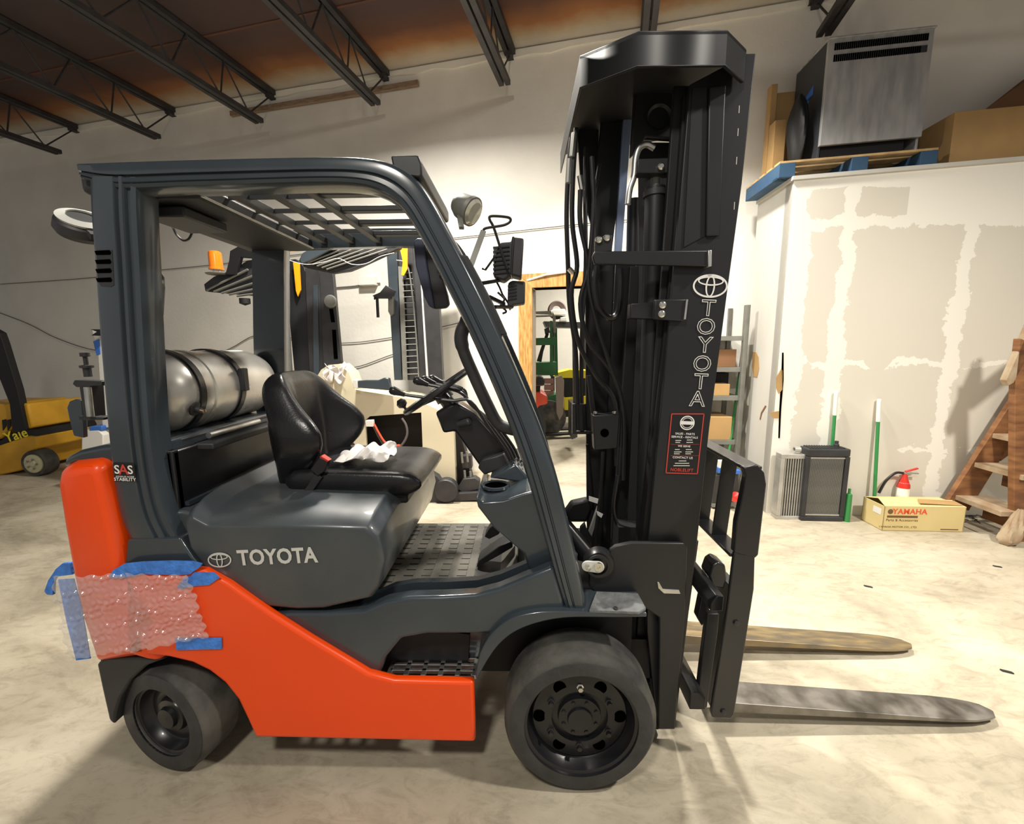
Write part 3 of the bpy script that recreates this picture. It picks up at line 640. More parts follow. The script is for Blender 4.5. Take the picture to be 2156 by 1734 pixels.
# ---- grey lower body: step side and front fender
sb_ = [(268, 1135), (378, 1132), (405, 1175), (428, 1200), (428, 1206), (262, 1196)]
for y0, y1 in ((.07, .2), (.86, .99)): MB().prism([Vector((p.x, y0, p.z)) for p in Ps(sb_, .07)], (0, y1-y0, 0)).build('pillar_foot', M['grey'], fk, bevel=.006)
st_ = [(570, 1296), (610, 1289), (690, 1290), (765, 1286), (812, 1266), (860, 1258), (930, 1257), (1000, 1253), (1050, 1240), (1110, 1215), (1165, 1193), (1186, 1262), (1191, 1284), (1130, 1288), (1075, 1302), (1035, 1335), (1012, 1372), (1000, 1424), (820, 1424), (775, 1414), (735, 1392), (650, 1341)]
w = Ps(st_, .08)
# step recess: the skin stops above the step, an inner wall stands further in
rec = [(570, 1296), (610, 1289), (690, 1290), (765, 1286), (812, 1266), (860, 1258), (930, 1257), (1000, 1253), (1050, 1240), (1110, 1215), (1165, 1193), (1186, 1262), (1191, 1284), (1130, 1288), (1075, 1302), (1035, 1335), (1005, 1335), (900, 1335), (845, 1345), (812, 1385), (800, 1421), (775, 1414), (735, 1392), (650, 1341)]
MB().prism(Ps(rec, .08), (0, .06, 0)).build('step_cover', M['grey'], fk, bevel=.014, seg=4)
MB().prism([Vector((p.x, .18, p.z)) for p in w], (0, .03, 0)).build('step_back_wall', M['grey'], fk)
MB().prism([Vector((p.x, .96, min(p.z, .585))) for p in w], (0, .03, 0)).build('far_step_cover', M['grey'], fk)
# perforated step plate
a = P(815, 1428, .075); c = P(998, 1428, .075); zs = a.z
bb = MB(); x0, x1 = a.x, c.x; nx = 5
bb.box((x0, .072, zs-.02), (x1, .088, zs+.004)); bb.box((x0, .175, zs-.012), (x1, .182, zs+.004))
rows = 3; cols = 5
for i in range(cols+1): 
    x = x0+(x1-x0)*i/cols; bb.box((x-.009, .088, zs-.01), (x+.009, .175, zs+.004))
for j in range(1, rows): 
    y = .088+(.175-.088)*j/rows; bb.box((x0, y-.006, zs-.01), (x1, y+.006, zs+.004))
stp = bb.build('step_plate', M['steel'], fk, bevel=.002, smooth=0)
# front fender arch
fo = [(1001, 1425), (1010, 1378), (1032, 1338), (1072, 1304), (1130, 1289), (1200, 1287), (1300, 1290), (1362, 1290)]
fi = [(1003, 1432), (1030, 1385), (1056, 1352), (1090, 1327), (1140, 1309), (1200, 1300), (1300, 1300), (1362, 1299)]
for y0, y1 in ((.055, .2), (.87, 1.01)):
    A = cr([Vector((p.x, y0, p.z)) for p in Ps(fo, .055)], 5); B = cr([Vector((p.x, y0, p.z)) for p in Ps(fi, .055)], 5)
    MB().loft([[p, q_, q_+Vector((0, y1-y0, 0)), p+Vector((0, y1-y0, 0))] for p, q_ in zip(A, B)]).build('front_fender', M['grey'], fk, bevel=.004)
# steel shelf over the front wheel
p1 = [PZ(1240, 1290, .66), PZ(1345, 1294, .66), PZ(1360, 1285, .66), PZ(1343, 1254, .66), PZ(1255, 1250, .66)]
MB().prism(p1, (0, 0, .012)).build('fender_shelf', M['plategrey'], fk, bevel=.003)
c = PZ(1296, 1281, .673); MB().cyl(c, c+Zv*.004, .008, 12).build('rivet', M['dark'], fk)

# ---- floor and rubber mat
MB().box((-.82, .2, .55), (-.05, .95, .59)).build('floor_plate', M['soot'], fk)
mt = MB()
def matf(u, v):
    x = -.80+.58*u; y = .215+.725*v; z = .6
    z += .05*max(0, (abs(v-.5)-.44)/.06)*0 + (.10*max(0, u-.86)/.14)
    return Vector((x, y, z))
mt.grid(matf, 20, 20)
M['mat'] = mat('rubber_mat', (.11, .103, .085), .75, col2=(.045, .042, .035), scale=6, bump=.2, bscale=40)
mt.build('floor_mat', M['mat'], fk, solid=.012)
rb = MB()
for i in range(7):
    x = -.76+i*.075
    for j in range(14): y = .24+j*.05; rb.box((x-.02, y, .604), (x+.02, y+.038, .609))
rb.build('mat_rib', M['mat'], fk, smooth=0)
C.objects[-1]['kind'] = 'stuff'

# ---- hood (engine cover)
hp = [(381, 1095), (392, 1150), (432, 1203), (500, 1248), (566, 1283), (625, 1288), (684, 1286), (782, 1263), (800, 1235), (812, 1180), (800, 1128), (775, 1105), (600, 1100), (430, 1100), (395, 1080)]
w0 = Ps(hp, .075)
def ins(pts, dx, dz, y):
    cx = sum(p.x for p in pts)/len(pts); cz = sum(p.z for p in pts)/len(pts)
    return [Vector((cx+(p.x-cx)*(1-dx), y, cz+(p.z-cz)*(1-dz))) for p in pts]
def topz(pts, dz): # raise the crown
    zmax = max(p.z for p in pts); return [Vector((p.x, p.y, p.z+dz*(max(0, p.z-.8)/(zmax-.8)))) for p in pts]
rings = [ins(w0, .05, .10, .075), ins(w0, .015, .04, .085), [Vector((p.x, .11, p.z)) for p in topz(w0, .01)], [Vector((p.x, .16, p.z)) for p in topz(w0, .03)], [Vector((p.x, .25, p.z)) for p in topz(w0, .045)], [Vector((p.x, mir(.25), p.z)) for p in topz(w0, .045)], [Vector((p.x, mir(.16), p.z)) for p in topz(w0, .03)], [Vector((p.x, mir(.1), p.z)) for p in topz(w0, .01)], ins(w0, .05, .1, mir(.075))]
MB().loft(rings).build('hood', M['greydull'], fk, bevel=.012, seg=3, smooth=50)
# rear deck between hood and tank
rd = [(-1.64, .80), (-1.36, .80), (-1.33, .985), (-1.40, 1.0), (-1.62, 1.0)]
MB().prism([Vector((x, .12, z)) for x, z in rd], (0, .82, 0)).build('rear_deck', M['greydull'], fk, bevel=.01)
MB().box((-1.46, .13, .98), (-1.42, .96, 1.215)).build('radiator_shroud', M['black'], fk, bevel=.01)
MB().box((-1.425, .16, 1.005), (-1.405, .93, 1.02)).build('shroud_lip', M['grey'], fk)
MB().box((-1.55, .13, .98), (-1.42, .16, 1.215)).build('shroud_side', M['black'], fk, bevel=.004)

b = MB(); c = PZ(583, 1078, .972); n_ = 24
b.prism([Vector((c.x+.085*math.cos(2*PI*k/n_), c.y+.028*math.sin(2*PI*k/n_), .945)) for k in range(n_)], (0, 0, .0245)); b.build('latch_recess', M['soot'], fk)
MB().tube([Vector((-1.335, y, .985+.002*math.sin(y*9))) for y in (.2, .4, .6, .8, .92)], .004, 6).build('hood_seam', M['soot'], fk)
# ---- overhead guard: one bent section each side
prof = [(0, .025), (.06, .006), (.14, 0), (.52, 0), (.56, .012), (.60, .012), (.64, .0), (.70, .0), (.74, .014), (.80, .014), (.85, .004), (.94, .006), (1, .03)]
def side(y0, y1, sgn):
    # rear pillar
    outer = [(183, 372), (186, 450), (195, 560), (203, 680), (213, 800), (224, 920), (236, 1020), (250, 1090), (270, 1137)]
    inner = [(291, 372), (293, 450), (299, 560), (305, 680), (312, 800), (321, 920), (334, 1010), (352, 1080), (377, 1132)]
    def bandw(name, O, I, n, pf):
        A = cr([Vector((p.x, y0, p.z)) for p in Ps(O, .08)], n); B = cr([Vector((p.x, y0, p.z)) for p in Ps(I, .08)], n); rings = []
        for a, b in zip(A, B):
            r = [a.lerp(b, u)+Vector((0, sgn*dy, 0)) for u, dy in pf]; r += [b+Vector((0, y1-y0, 0)), a+Vector((0, y1-y0, 0))]; rings.append(r)
        return MB().loft(rings).build(name, M['grey'], fk)
    rp = bandw('rear_pillar', outer, inner, 6, prof)
    outer = [(163, 341), (240, 336), (400, 331), (560, 327), (680, 325), (760, 327), (820, 338), (868, 366), (905, 412), (950, 493), (1000, 588), (1050, 692), (1100, 806), (1140, 904), (1172, 1000), (1200, 1110), (1224, 1215), (1238, 1285)]
    inner = [(172, 378), (250, 400), (400, 396), (560, 391), (660, 388), (730, 389), (780, 397), (820, 416), (852, 448), (900, 530), (938, 605), (985, 700), (1035, 812), (1074, 906), (1107, 1002), (1138, 1110), (1166, 1210), (1189, 1285)]
    pf2 = [(0, .035), (.04, .016), (.10, .005), (.2, 0), (.50, .0), (.53, .010), (.57, .010), (.60, .002), (.74, .0), (.77, .005), (.80, .002), (.9, .006), (.96, .018), (1, .045)]
    bandw('roof_rail', outer, inner, 8, pf2)
    return rp
rp = side(.075, .155, 1); side(mir(.075), mir(.155), -1)
# louvres in the pillar
for k in range(4):
    c = P(221+k*.8, 533+k*19, .08); MB().prism([c+Vector((-.026, -.0075, .006)), c+Vector((.022, -.0075, .008)), c+Vector((.026, -.0075, 0)), c+Vector((.022, -.0075, -.006)), c+Vector((-.022, -.0075, -.006))], (0, .002, 0)).build('louvre_slot', M['hole'], rp, smooth=0)
plate('louvre_frame', [(203, 526), (236, 526), (240, 600), (233, 604), (212, 602), (206, 590)], .0738, .0748, M['dark'], rp, smooth=0)
# cross beams and roof bars
zr = P(500, 330, .08).z; zb_ = P(500, 396, .08).z
xr = P(183, 372, .08).x
MB().box((xr+.01, .14, zb_-.005), (xr+.30, .92, zb_+.045)).build('rear_cross_plate', M['soot'], fk, bevel=.01)
MB().box((xr+.292, .15, zb_+.0), (xr+.304, .91, zb_+.006)).build('plate_edge', M['silver'], fk)
xf0 = P(822, 330, .1).x; xf1 = P(887, 330, .1).x
MB().prism([Vector((x, .1, z)) for x, z in ((xf0, zr+.005), (xf1-.01, zr+.005), (xf1, zr-.02), (xf1, zr-.055), (xf1-.01, zr-.06), (xf0+.01, zr-.05))], (0, .5, 0)).build('front_cross_beam', M['roofbar'], fk, bevel=.006)
xs = [P(x, 396, .14).x for x in (455, 545, 632)]
for x in xs: MB().box((x-.012, .13, zb_+.02), (x+.018, .93, zb_+.05)).build('roof_bar', M['roofbar'], fk, bevel=.003)
ys = [.29, .45, .61, .77]
for y in ys:
    MB().box((xr+.3, y-.005, zb_+.035), (xs[-1], y+.005, zb_+.05)).build('roof_rod', M['roofbar'], fk)
for y in (.26, .44, .62, .80): MB().box((xs[-1], y-.02, zb_+.03), (xf0+.03, y+.02, zb_+.05)).build('roof_slat', M['roofbar'], fk, bevel=.003)
# dark far side bottom flange and rear top lip
MB().box((xr-.05, .1, zr-.09), (xr+.03, .96, zr-.01)).build('rear_top_beam', M['dark'], fk, bevel=.02, seg=3)
# ---- stickers on the pillar
plate('sticker', [(238, 973), (282, 974), (285, 1014), (242, 1013)], .0735, .0745, M['black'], rp, smooth=0)
exr = Vector((1, 0, -.03))
text('lettering', 'S  S', P(261, 989, .0735), exr, (0, 0, 1), .042, M['white'], rp, bold=.012)
text('lettering', 'A', P(261, 989, .0735), exr, (0, 0, 1), .048, M['red'], rp, bold=.02, lift=.002)
text('lettering', 'STABILITY', P(264, 1009, .0735), exr, (0, 0, 1), .016, M['white'], rp, bold=.01)
text('lettering', 'SYSTEM OF ACTIVE', P(264, 1003, .0735), exr, (0, 0, 1), .007, M['white'], rp)
# ---- maker's name on the hood
hood = [o for o in fk.children if o.name == 'hood'][0]
c = P(584, 1172, .074); ex = P(660, 1170, .074)-P(510, 1176, .074)
text('lettering', 'TOYOTA', c, ex, (0, 0, 1), .076, M['silver'], hood, bold=.03, sx=.86)
emblem('emblem', P(463, 1178, .074), ex.normalized(), (0, 0, 1), .042, M['silver'], hood, w=.0048)

# ---- seat
seat = MB()
def cush(u, v):     # u along x (0 rear .. 1 front), v across y, closed loop top/bottom handled by ring
    return None
sx0, sx1, sy0, sy1 = -1.14, -.60, .31, .79
def ringx(t):       # cross-section at position t along x
    x = sx0+(sx1-sx0)*t; k = math.sin(min(1, (t+.02)/.12)*PI/2)*math.sqrt(max(.02, 1-max(0, (t-.8)/.2)**2.2))
    hw = (sy1-sy0)/2*(.92+.08*k); zc = 1.035; r = []
    for i in range(28):
        a = 2*PI*i/28; ca, sa = math.cos(a), math.sin(a)
        yy = hw*math.copysign(abs(ca)**.45, ca); zz = .058*math.copysign(abs(sa)**.5, sa)*k
        if sa > 0: zz += (.016*(abs(yy)/hw)**3*1.0 - .012*(1-abs(yy)/hw)) * (1-t*.5)
        r.append(Vector((x, (sy0+sy1)/2+yy, zc+zz-.01*t)))
    return r
MB().loft([ringx(t) for t in [0, .02, .06, .12, .2, .35, .5, .65, .78, .86, .92, .96, .985, 1.0]]).build('seat_cushion', M['vinyl'], fk, smooth=60)
MB().box((-1.10, .34, .945), (-.66, .76, .985)).build('seat_base', M['soot'], fk, bevel=.01)
# backrest with wings
def brow(w):
    z = 1.0+.47*w; x = -1.165-.035*w; 
    hw = [.165, .19, .225, .255, .268, .268, .255, .228, .205, .18, .12]; i = min(9, int(w*10)); f = w*10-i; h = hw[i]*(1-f)+hw[i+1]*f
    wing = [.02, .04, .085, .13, .155, .155, .125, .075, .035, .012, .0]; g = wing[i]*(1-f)+wing[i+1]*f
    th = .10*math.sqrt(max(.03, 1-max(0, (w-.75)/.25)**2.4)); r = []
    for k in range(25):
        v = -1+2*k/24; s = abs(v); fr = g*max(0, min(1, (s-.45)/.35))**1.3
        if s > .9: fr -= g*.35*((s-.9)/.1)**2
        r.append(Vector((x+th*.5+fr, .55+v*h, z)))
    for k in range(25):
        v = 1-2*k/24; s = abs(v); r.append(Vector((x-th*.5+(g*.55*max(0, (s-.55)/.45)**1.5), .55+v*h*.97, z)))
    return r
MB().loft([brow(t/24) for t in range(25)]).build('seat_backrest', M['vinyl'], fk, smooth=70, sub=1)
bkr = MB(); bkr.lathe([(0, 0), (.012, 0), (.012, .006), (0, .006)], P(636, 1043, .30), (0, -1, 0), 14); bkr.build('pivot_bolt', M['zinc'], fk)
MB().prism(Ps([(628, 1050), (645, 1052), (678, 1005), (665, 996)], .3), (0, .012, 0)).build('belt_strap', M['dark'], fk, bevel=.002)
bk = MB().prism(Ps([(652, 988), (672, 962), (690, 970), (684, 992), (668, 1003)], .295), (0, .03, 0)).build('belt_buckle', M['black'], fk, bevel=.004)
MB().prism(Ps([(672, 962), (676, 959), (692, 970), (689, 973)], .293), (0, .03, 0)).build('release_button', M['extred'], bk, bevel=.002)

# ---- front cowl, steering column, wheel, levers
ck = [(1001, 1045), (1016, 1058), (1060, 1054), (1100, 1040), (1138, 1029), (1160, 1038), (1185, 1100), (1222, 1255), (1165, 1225), (1118, 1212), (1102, 1165), (1040, 1112), (1006, 1068)]
MB().prism(Ps(ck, .16), (0, .34, 0)).build('dash_console', M['grey'], fk, bevel=.02, seg=4)
MB().prism([Vector((x, .38, z)) for x, z in ((-.24, 1.03), (-.12, 1.06), (-.03, .62), (-.16, .6), (-.2, .8))], (0, .55, 0)).build('dash_panel', M['dark'], fk, bevel=.012)
zc = P(1060, 1052, .16).z+.004; c = PZ(1044, 1022, zc)
cu_ = MB(); cu_.lathe([(.045, -.004), (.054, -.004), (.054, .006), (.045, .006), (.043, .002)], Vector((c.x, c.y, zc)), Zv, 32); cu_.build('cup_holder_ring', M['grey'], fk)
MB().lathe([(0, 0), (.044, 0), (.044, .003), (0, .003)], Vector((c.x, c.y, zc-.001)), Zv, 28).build('cup_well', M['hole'], fk)
MB().prism(Ps([(1030, 1006), (1086, 976), (1118, 1012), (1100, 1016)], .33), (0, .12, 0)).build('dash_hump', M['grey'], fk, bevel=.008)
MB().prism(Ps([(1006, 985), (1014, 968), (1062, 955), (1072, 980), (1020, 1000)], .4), (0, .14, 0)).build('column_boot', M['dark'], fk, bevel=.006)
MB().prism(Ps([(916, 868), (960, 846), (1000, 870), (1078, 958), (1012, 985), (958, 908), (933, 912)], .45), (0, .1, 0)).build('steering_column', M['black'], fk, bevel=.01)
MB().lathe([(0, 0), (.014, 0), (.016, .05), (.011, .055), (0, .055)], P(965, 893, .44), (.9, -.3, .25), 14).build('column_knob', M['dark'], fk)
wc = P(924, 820, .5); wn = Vector((-.55, -.05, .83)).normalized(); wx = Vector((0, 1, .05)); wx = (wx-wn*wx.dot(wn)).normalized(); wy = wn.cross(wx)
sw = MB().tube([wc+wx*.165*math.cos(2*PI*k/40)+wy*.165*math.sin(2*PI*k/40) for k in range(40)], .0125, 10, closed=True).build('steering_wheel', M['vinyl'], fk)
sk = MB()
for a in (90, 210, 330): sk.beam(wc-wn*.03, wc+wx*.16*math.cos(math.radians(a))+wy*.16*math.sin(math.radians(a)), .03, .01, up=wn)
sk.lathe([(0, -.05), (.04, -.05), (.035, .0), (0, .005)], wc, wn, 20); sk.build('spokes', M['black'], sw)
MB().lathe([(0, 0), (.006, 0), (.006, .02), (.02, .03), (.022, .045), (.01, .06), (0, .06)], wc-wy*.16*0+wx*(-.02)+wy*.16, wn, 14).build('spinner_knob', M['black'], sw)
MB().cyl(wc-wn*.2, wc, .03, 14).build('column_shaft', M['black'], fk)
for k in range(4):
    y = .36+k*.045; dx, dy = (-34 if k == 0 else 0)+k*16, (19 if k == 0 else -2*k)
    pts = [(862+dx, 803+dy), (884+dx, 811+dy), (935+dx*.6, 820+dy), (965+dx*.3, 828+dy*.8), (990, 850+k*2-6), (1030+k*5, 900-k*2), (1062+k*6, 945-k*2), (1074+k*6, 968-k)]
    lv = MB().tube(cr(Ps(pts, y), 4), .0065, 8).build('hydraulic_lever', M['black'], fk)
    a = P(862+dx, 803+dy, y); d = (P(884+dx, 811+dy, y)-a).normalized()
    MB().lathe([(0, -.014), (.012, -.013), (.0175, -.004), (.017, .008), (.011, .03), (.0085, .048), (0, .048)], a, d, 16).build('lever_knob', M['vinyl'], lv)
sp2 = MB()
for k in range(4):
    c = P(1083+k*7, 965+k*2, .36+k*.045)
    for j in range(4): sp2.lathe([(.008, 0), (.012, .003), (.008, .006)], c+Vector((.012*j, 0, -.022*j)), (.5, 0, -.86), 10)
sp2.build('lever_boots', M['dark'], fk)
# pedals
MB().prism(Ps([(1003, 1195), (1008, 1180), (1050, 1150), (1075, 1140), (1080, 1152), (1050, 1170)], .42), (0, .09, 0)).build('pedal', M['soot'], fk, bevel=.004)
MB().prism(Ps([(1020, 1130), (1030, 1112), (1045, 1100), (1060, 1105), (1050, 1125), (1030, 1135)], .62), (0, .07, 0)).build('pedal', M['soot'], fk, bevel=.004)
# grab handle on the pillar and mirror
gh = [(1008, 648), (990, 668), (972, 700), (975, 735), (1000, 795), (1028, 855), (1046, 888), (1064, 900), (1095, 908)]
MB().tube(cr(Ps(gh, .2), 6), [.028]*9+[.024]*9+[.021]*31, 12).build('grab_handle', M['dark'], fk)
MB().tube(cr(Ps([(1018, 712), (1014, 730), (1030, 775), (1060, 835), (1072, 848)], .3), 6), .012, 8).build('inner_grab_handle', M['dark'], fk)
plate('rear_view_mirror', [(870, 508), (878, 500), (905, 503), (917, 530), (943, 622), (946, 640), (940, 648), (915, 651), (903, 645), (893, 625), (875, 560)], .62, .65, M['dark'], fk, bevel=.008, seg=3)
plate('mirror_shell', [(870, 508), (878, 501), (891, 503), (896, 540), (915, 651), (905, 646), (893, 625), (875, 560)], .60, .62, mat('mirror_shell', (.045, .05, .09), .4), fk, bevel=.006, seg=3)
MB().tube([P(923, 572, .6), P(945, 560, .5)], .006, 8).build('mirror_stem', M['zinc'], fk)
# LP hose, box and wires under the rear cross plate
MB().box((xr+.05, .2, zb_-.045), (xr+.2, .42, zb_-.01)).build('relay_box', M['dark'], fk, bevel=.006)
plate('label_plate', [(324, 452), (356, 462), (356, 470), (325, 466)], .5, .51, M['silver'], fk, smooth=0)
MB().tube(cr(Ps([(364, 478), (372, 494), (386, 506), (398, 502), (405, 486), (402, 476)], .55), 5), .0045, 8).build('cable_loop', M['hose'], fk)
MB().tube(cr(Ps([(296, 472), (303, 485), (300, 503), (292, 512)], .35), 5), .005, 8).build('cable_loop', M['hose'], fk)
# indicator lamp body on the inner side of the rear pillar
plate('tail_lamp', [(293, 546), (306, 560), (318, 578), (320, 600), (317, 660), (308, 680), (300, 684), (296, 620)], .16, .22, M['grey'], fk, bevel=.012, seg=3)
# rear work lamp
ax = Vector((-.62, .1, -.1)).normalized()
c = P(176, 476, .22)
rl = MB(); rl.lathe([(0, -.03), (.05, -.03), (.074, -.012), (.078, .015), (.07, .03), (0, .03)], c, Vector((-.45, .35, -.8)), 28)
rlo = rl.build('rear_work_lamp', M['dark'], fk)
MB().lathe([(.045, -.036), (.07, -.028), (.066, -.02), (.045, -.03)], c, Vector((-.45, .35, -.8)), 28).build('lamp_bezel', M['silver'], rlo)
MB().beam(c, P(200, 500, .16), .02, .02).build('lamp_bracket', M['dark'], rlo)
# reverse alarm / small parts at the far pillar
# rear tool and tank bracket
plate('tank_swing_arm', [(152, 808), (156, 800), (214, 802), (214, 812), (160, 815)], .3, .34, M['dark'], fk, bevel=.003)
plate('tank_swing_post', [(166, 812), (188, 812), (193, 880), (176, 880)], .3, .36, M['dark'], fk, bevel=.004)
plate('tank_latch_plate', [(140, 858), (145, 845), (158, 840), (170, 842), (174, 880), (176, 922), (155, 918), (147, 890)], .36, .38, M['grey'], fk, bevel=.004)
plate('tank_arm_lower', [(165, 876), (218, 878), (218, 884), (166, 884)], .3, .34, M['dark'], fk, bevel=.002)
MB().cyl(P(184, 815, .29), P(191, 876, .29), .012, 12).build('latch_pin', M['steel'], fk)
MB().box((-1.72, .25, 1.19), (-1.36, .95, 1.215)).build('tank_tray', M['dark'], fk, bevel=.006)
MB().box((-1.48, .2, 1.2), (-1.44, .95, 1.245)).build('tray_rail', M['dark'], fk, bevel=.006)
MB().cyl((-1.41, .3, 1.235), (-1.41, .62, 1.235), .012, 12).build('tray_rod', M['steel'], fk)
plate('latch_box', [(330, 944), (339, 944), (343, 978), (334, 982)], .15, .17, M['silver'], fk, bevel=.002)
# ================================================================== wheels
def fwheel(y0, sgn, cx=0.0):
    t = MB().lathe([(.196, .02), (.198, .006), (.232, .0), (.245, .004), (.262, .02), (.2665, .035), (.2665, .15), (.26, .17), (.24, .178), (.198, .178), (.196, .16)], (cx, y0, .2665), (0, sgn, 0), 64).build('front_tire', M['rubber'], fk)
    MB().lathe([(.197, .0015), (.2425, -.0005), (.246, .0015), (.197, .004)], (cx, y0, .2665), (0, sgn, 0), 64).build('tire_sidewall', M['rubberside'], t)
    r = MB().lathe([(.197, .001), (.197, .012), (.187, .016), (.182, .05), (.172, .064), (.165, .052), (.10, .045), (.098, .06), (0.0, .06)], (cx, y0, .2665), (0, sgn, 0), 64).build('front_rim', M['black'], fk)
    MB().lathe([(0, .064), (.078, .062), (.074, .044), (.045, .04), (.042, .03), (.0, .028)], (cx, y0, .2665), (0, sgn, 0), 40).build('hub', M['black'], r)
    for k in range(6):
        a = PI/2+k*PI/3; c = Vector((cx+.118*math.cos(a), y0+sgn*.056, .2665+.118*math.sin(a)))
        MB().lathe([(.013, 0), (.013, -.012), (.009, -.014), (.009, -.026), (0, -.027)], c, (0, sgn, 0), 6).build('lug_nut', M['zinc'] if k == 0 else M['black'], r)
    for k in range(8):
        a = PI/8+k*PI/4; c = Vector((cx+.062*math.cos(a), y0+sgn*.046, .2665+.062*math.sin(a)))
        MB().lathe([(.007, 0), (.007, -.008), (0, -.009)], c, (0, sgn, 0), 6).build('hub_bolt', M['black'], r)
    for k in range(6):
        a = k*PI/3; c = Vector((cx+.142*math.cos(a), y0+sgn*.0488, .2665+.130*math.sin(a)))
        MB().lathe([(0, 0), (.023, 0), (.023, -.0012), (0, -.0012)], c, (0, sgn, 0), 20).build('hand_hole', M['hole'], r)
fwheel(0, 1); fwheel(mir(0), -1)
def rwheel(c, ang, sgn):
    ax = Vector((math.sin(ang)*-1, math.cos(ang)*sgn, 0)).normalized(); R_ = .205
    t = MB().lathe([(.135, .01), (.14, .003), (.178, .0), (.19, .004), (R_-.002, .02), (R_, .03), (R_, .13), (R_-.005, .148), (.18, .155), (.14, .155), (.135, .14)], c, ax, 56).build('rear_tire', M['rubber'], fk)
    MB().lathe([(.137, .0005), (.188, -.0005), (.192, .002), (.137, .004)], c, ax, 56).build('tire_sidewall', M['rubberside'], t)
    MB().lathe([(.137, .002), (.137, .014), (.128, .018), (.122, .045), (.112, .055), (.085, .046), (.07, .05), (.062, .035), (.042, .032), (.038, .018), (0, .016)], c, ax, 48).build('rear_rim', M['black'], fk)
rwheel(Vector((-1.535, .06, .205)), math.radians(-14), 1)
rwheel(Vector((-1.525, mir(.10), .205)), math.radians(0), -1)

# ================================================================== mast
def vplate(name, pts, y0, y1, m, bevel=.004, par=None, **k): return plate(name, pts, y0, y1, m, par or fk, bevel, **k)
# near outer channel, inner channel strips
oc = vplate('outer_channel', [(1452, 178), (1546, 128), (1546, 113), (1592, 112), (1562, 390), (1531, 620), (1494, 900), (1466, 1160), (1421, 1535), (1386, 1535), (1362, 1330), (1364, 1140), (1398, 800), (1425, 500)], .225, .245, M['mast'], .003)
MB().prism([P(1398, 800, .25), P(1364, 1140, .25), P(1368, 1330, .25), P(1386, 1535, .25), P(1375, 1535, .25), P(1352, 1140, .25), P(1388, 800, .25), P(1418, 500, .25), P(1440, 200, .25), P(1452, 200, .25), P(1425, 500, .25)], (0, .06, 0)).build('channel_flange', M['soot'], fk)
vplate('channel_stiffener', [(1493, 182), (1529, 178), (1516, 495), (1487, 497)], .212, .225, M['mast'], .004)
vplate('channel_stiffener', [(1458, 185), (1489, 182), (1483, 497), (1440, 520)], .221, .225, M['soot'], 0)
# silver wear line
for ya in (222, 270, 330, 425): vplate('edge_wear', [(1557-(ya-205)*.05, ya), (1558.4-(ya-205)*.05, ya), (1557.4-(ya-205)*.05, ya+16), (1556-(ya-205)*.05, ya+16)], .2243, .225, M['silver'], 0, smooth=0)
# inner channels, cylinders: stand deeper inside
def col(name, top, bot, y, wpx, dep, m, bevel=.003):
    (x0, y0), (x1, y1) = top, bot
    return vplate(name, [(x0-wpx/2, y0), (x0+wpx/2, y0), (x1+wpx*.42, y1), (x1-wpx*.42, y1)], y, y+dep, m, bevel)
col('inner_channel', (1437, 180), (1345, 1480), .27, 34, .02, M['soot'])
col('inner_channel', (1432, 180), (1356, 1440), .31, 22, .02, M['black'])
vplate('mast_top_crossmember', [(1338, 172), (1455, 172), (1447, 300), (1423, 330), (1418, 292), (1360, 288), (1348, 310), (1328, 330)], .42, .45, M['mast'], .006)
MB().lathe([(.04, 0), (.045, .004), (.045, -.004), (.036, -.004)], P(1388, 247, .415), (0, -1, 0), 28).build('crossmember_boss', M['mast'], fk)
MB().cyl(P(1380, 395, .34), P(1357, 1150, .34), .036, 24).build('lift_cylinder', M['mast'], fk)
MB().cyl(P(1382, 350, .34), P(1380, 405, .34), .018, 18).build('cylinder_rod', M['greymetal'], fk)
MB().cyl(P(1379, 402, .34), P(1379, 414, .34), .041, 24).build('cylinder_gland', M['dark'], fk)
bt = vplate('cylinder_bracket', [(1343, 334), (1417, 331), (1416, 364), (1341, 364)], .29, .34, M['mast'], .003)
MB().lathe([(0, 0), (.012, 0), (.012, .01), (.007, .014), (0, .014)], P(1391, 352, .289), (0, -1, 0), 12).build('bolt', M['zinc'], bt)
MB().tube(cr(Ps([(1378, 312), (1362, 304), (1346, 312), (1338, 335), (1335, 370), (1326, 398), (1322, 430)], .33), 6), .011, 12).build('steel_hose_elbow', M['steel'], fk)
vplate('hose_bundle_plate', [(1216, 265), (1262, 240), (1258, 420), (1244, 470), (1232, 430), (1222, 380)], .68, .7, M['soot'])
vplate('mast_back_plate', [(1345, 300), (1452, 300), (1430, 600), (1385, 1150), (1318, 1150), (1345, 600)], .47, .48, M['soot'], 0)
# far outer channel with bright running face
col('far_channel_web', (1300, 200), (1262, 545), .62, 58, .02, M['mast'])
col('far_channel_web', (1262, 545), (1262, 1190), .64, 60, .02, M['soot'])
col('running_face', (1327, 172), (1302, 530), .60, 18, .03, M['bluesteel'], .002)
col('far_inner_channel', (1318, 540), (1286, 1170), .58, 46, .03, M['black'])
col('far_outer_channel', (1342, 560), (1300, 1190), .5, 30, .04, M['soot'])
MB().box((.18, .25, .25), (.36, .85, .42)).build('mast_bottom_crossmember', M['soot'], fk)
MB().box((.2, .4, .7), (.3, .8, .82)).build('mast_mid_crossmember', M['soot'], fk)
MB().cyl(P(1336, 420, .62), P(1316, 1180, .62), .03, 18).build('free_lift_cylinder', M['black'], fk)
# far channel pair (beyond)
MB().prism([Vector((p.x, .8, p.z)) for p in Ps([(1470, 200), (1592, 150), (1421, 1535), (1386, 1535), (1364, 1140)], .245)], (0, .02, 0)).build('outer_channel', M['mast'], fk)
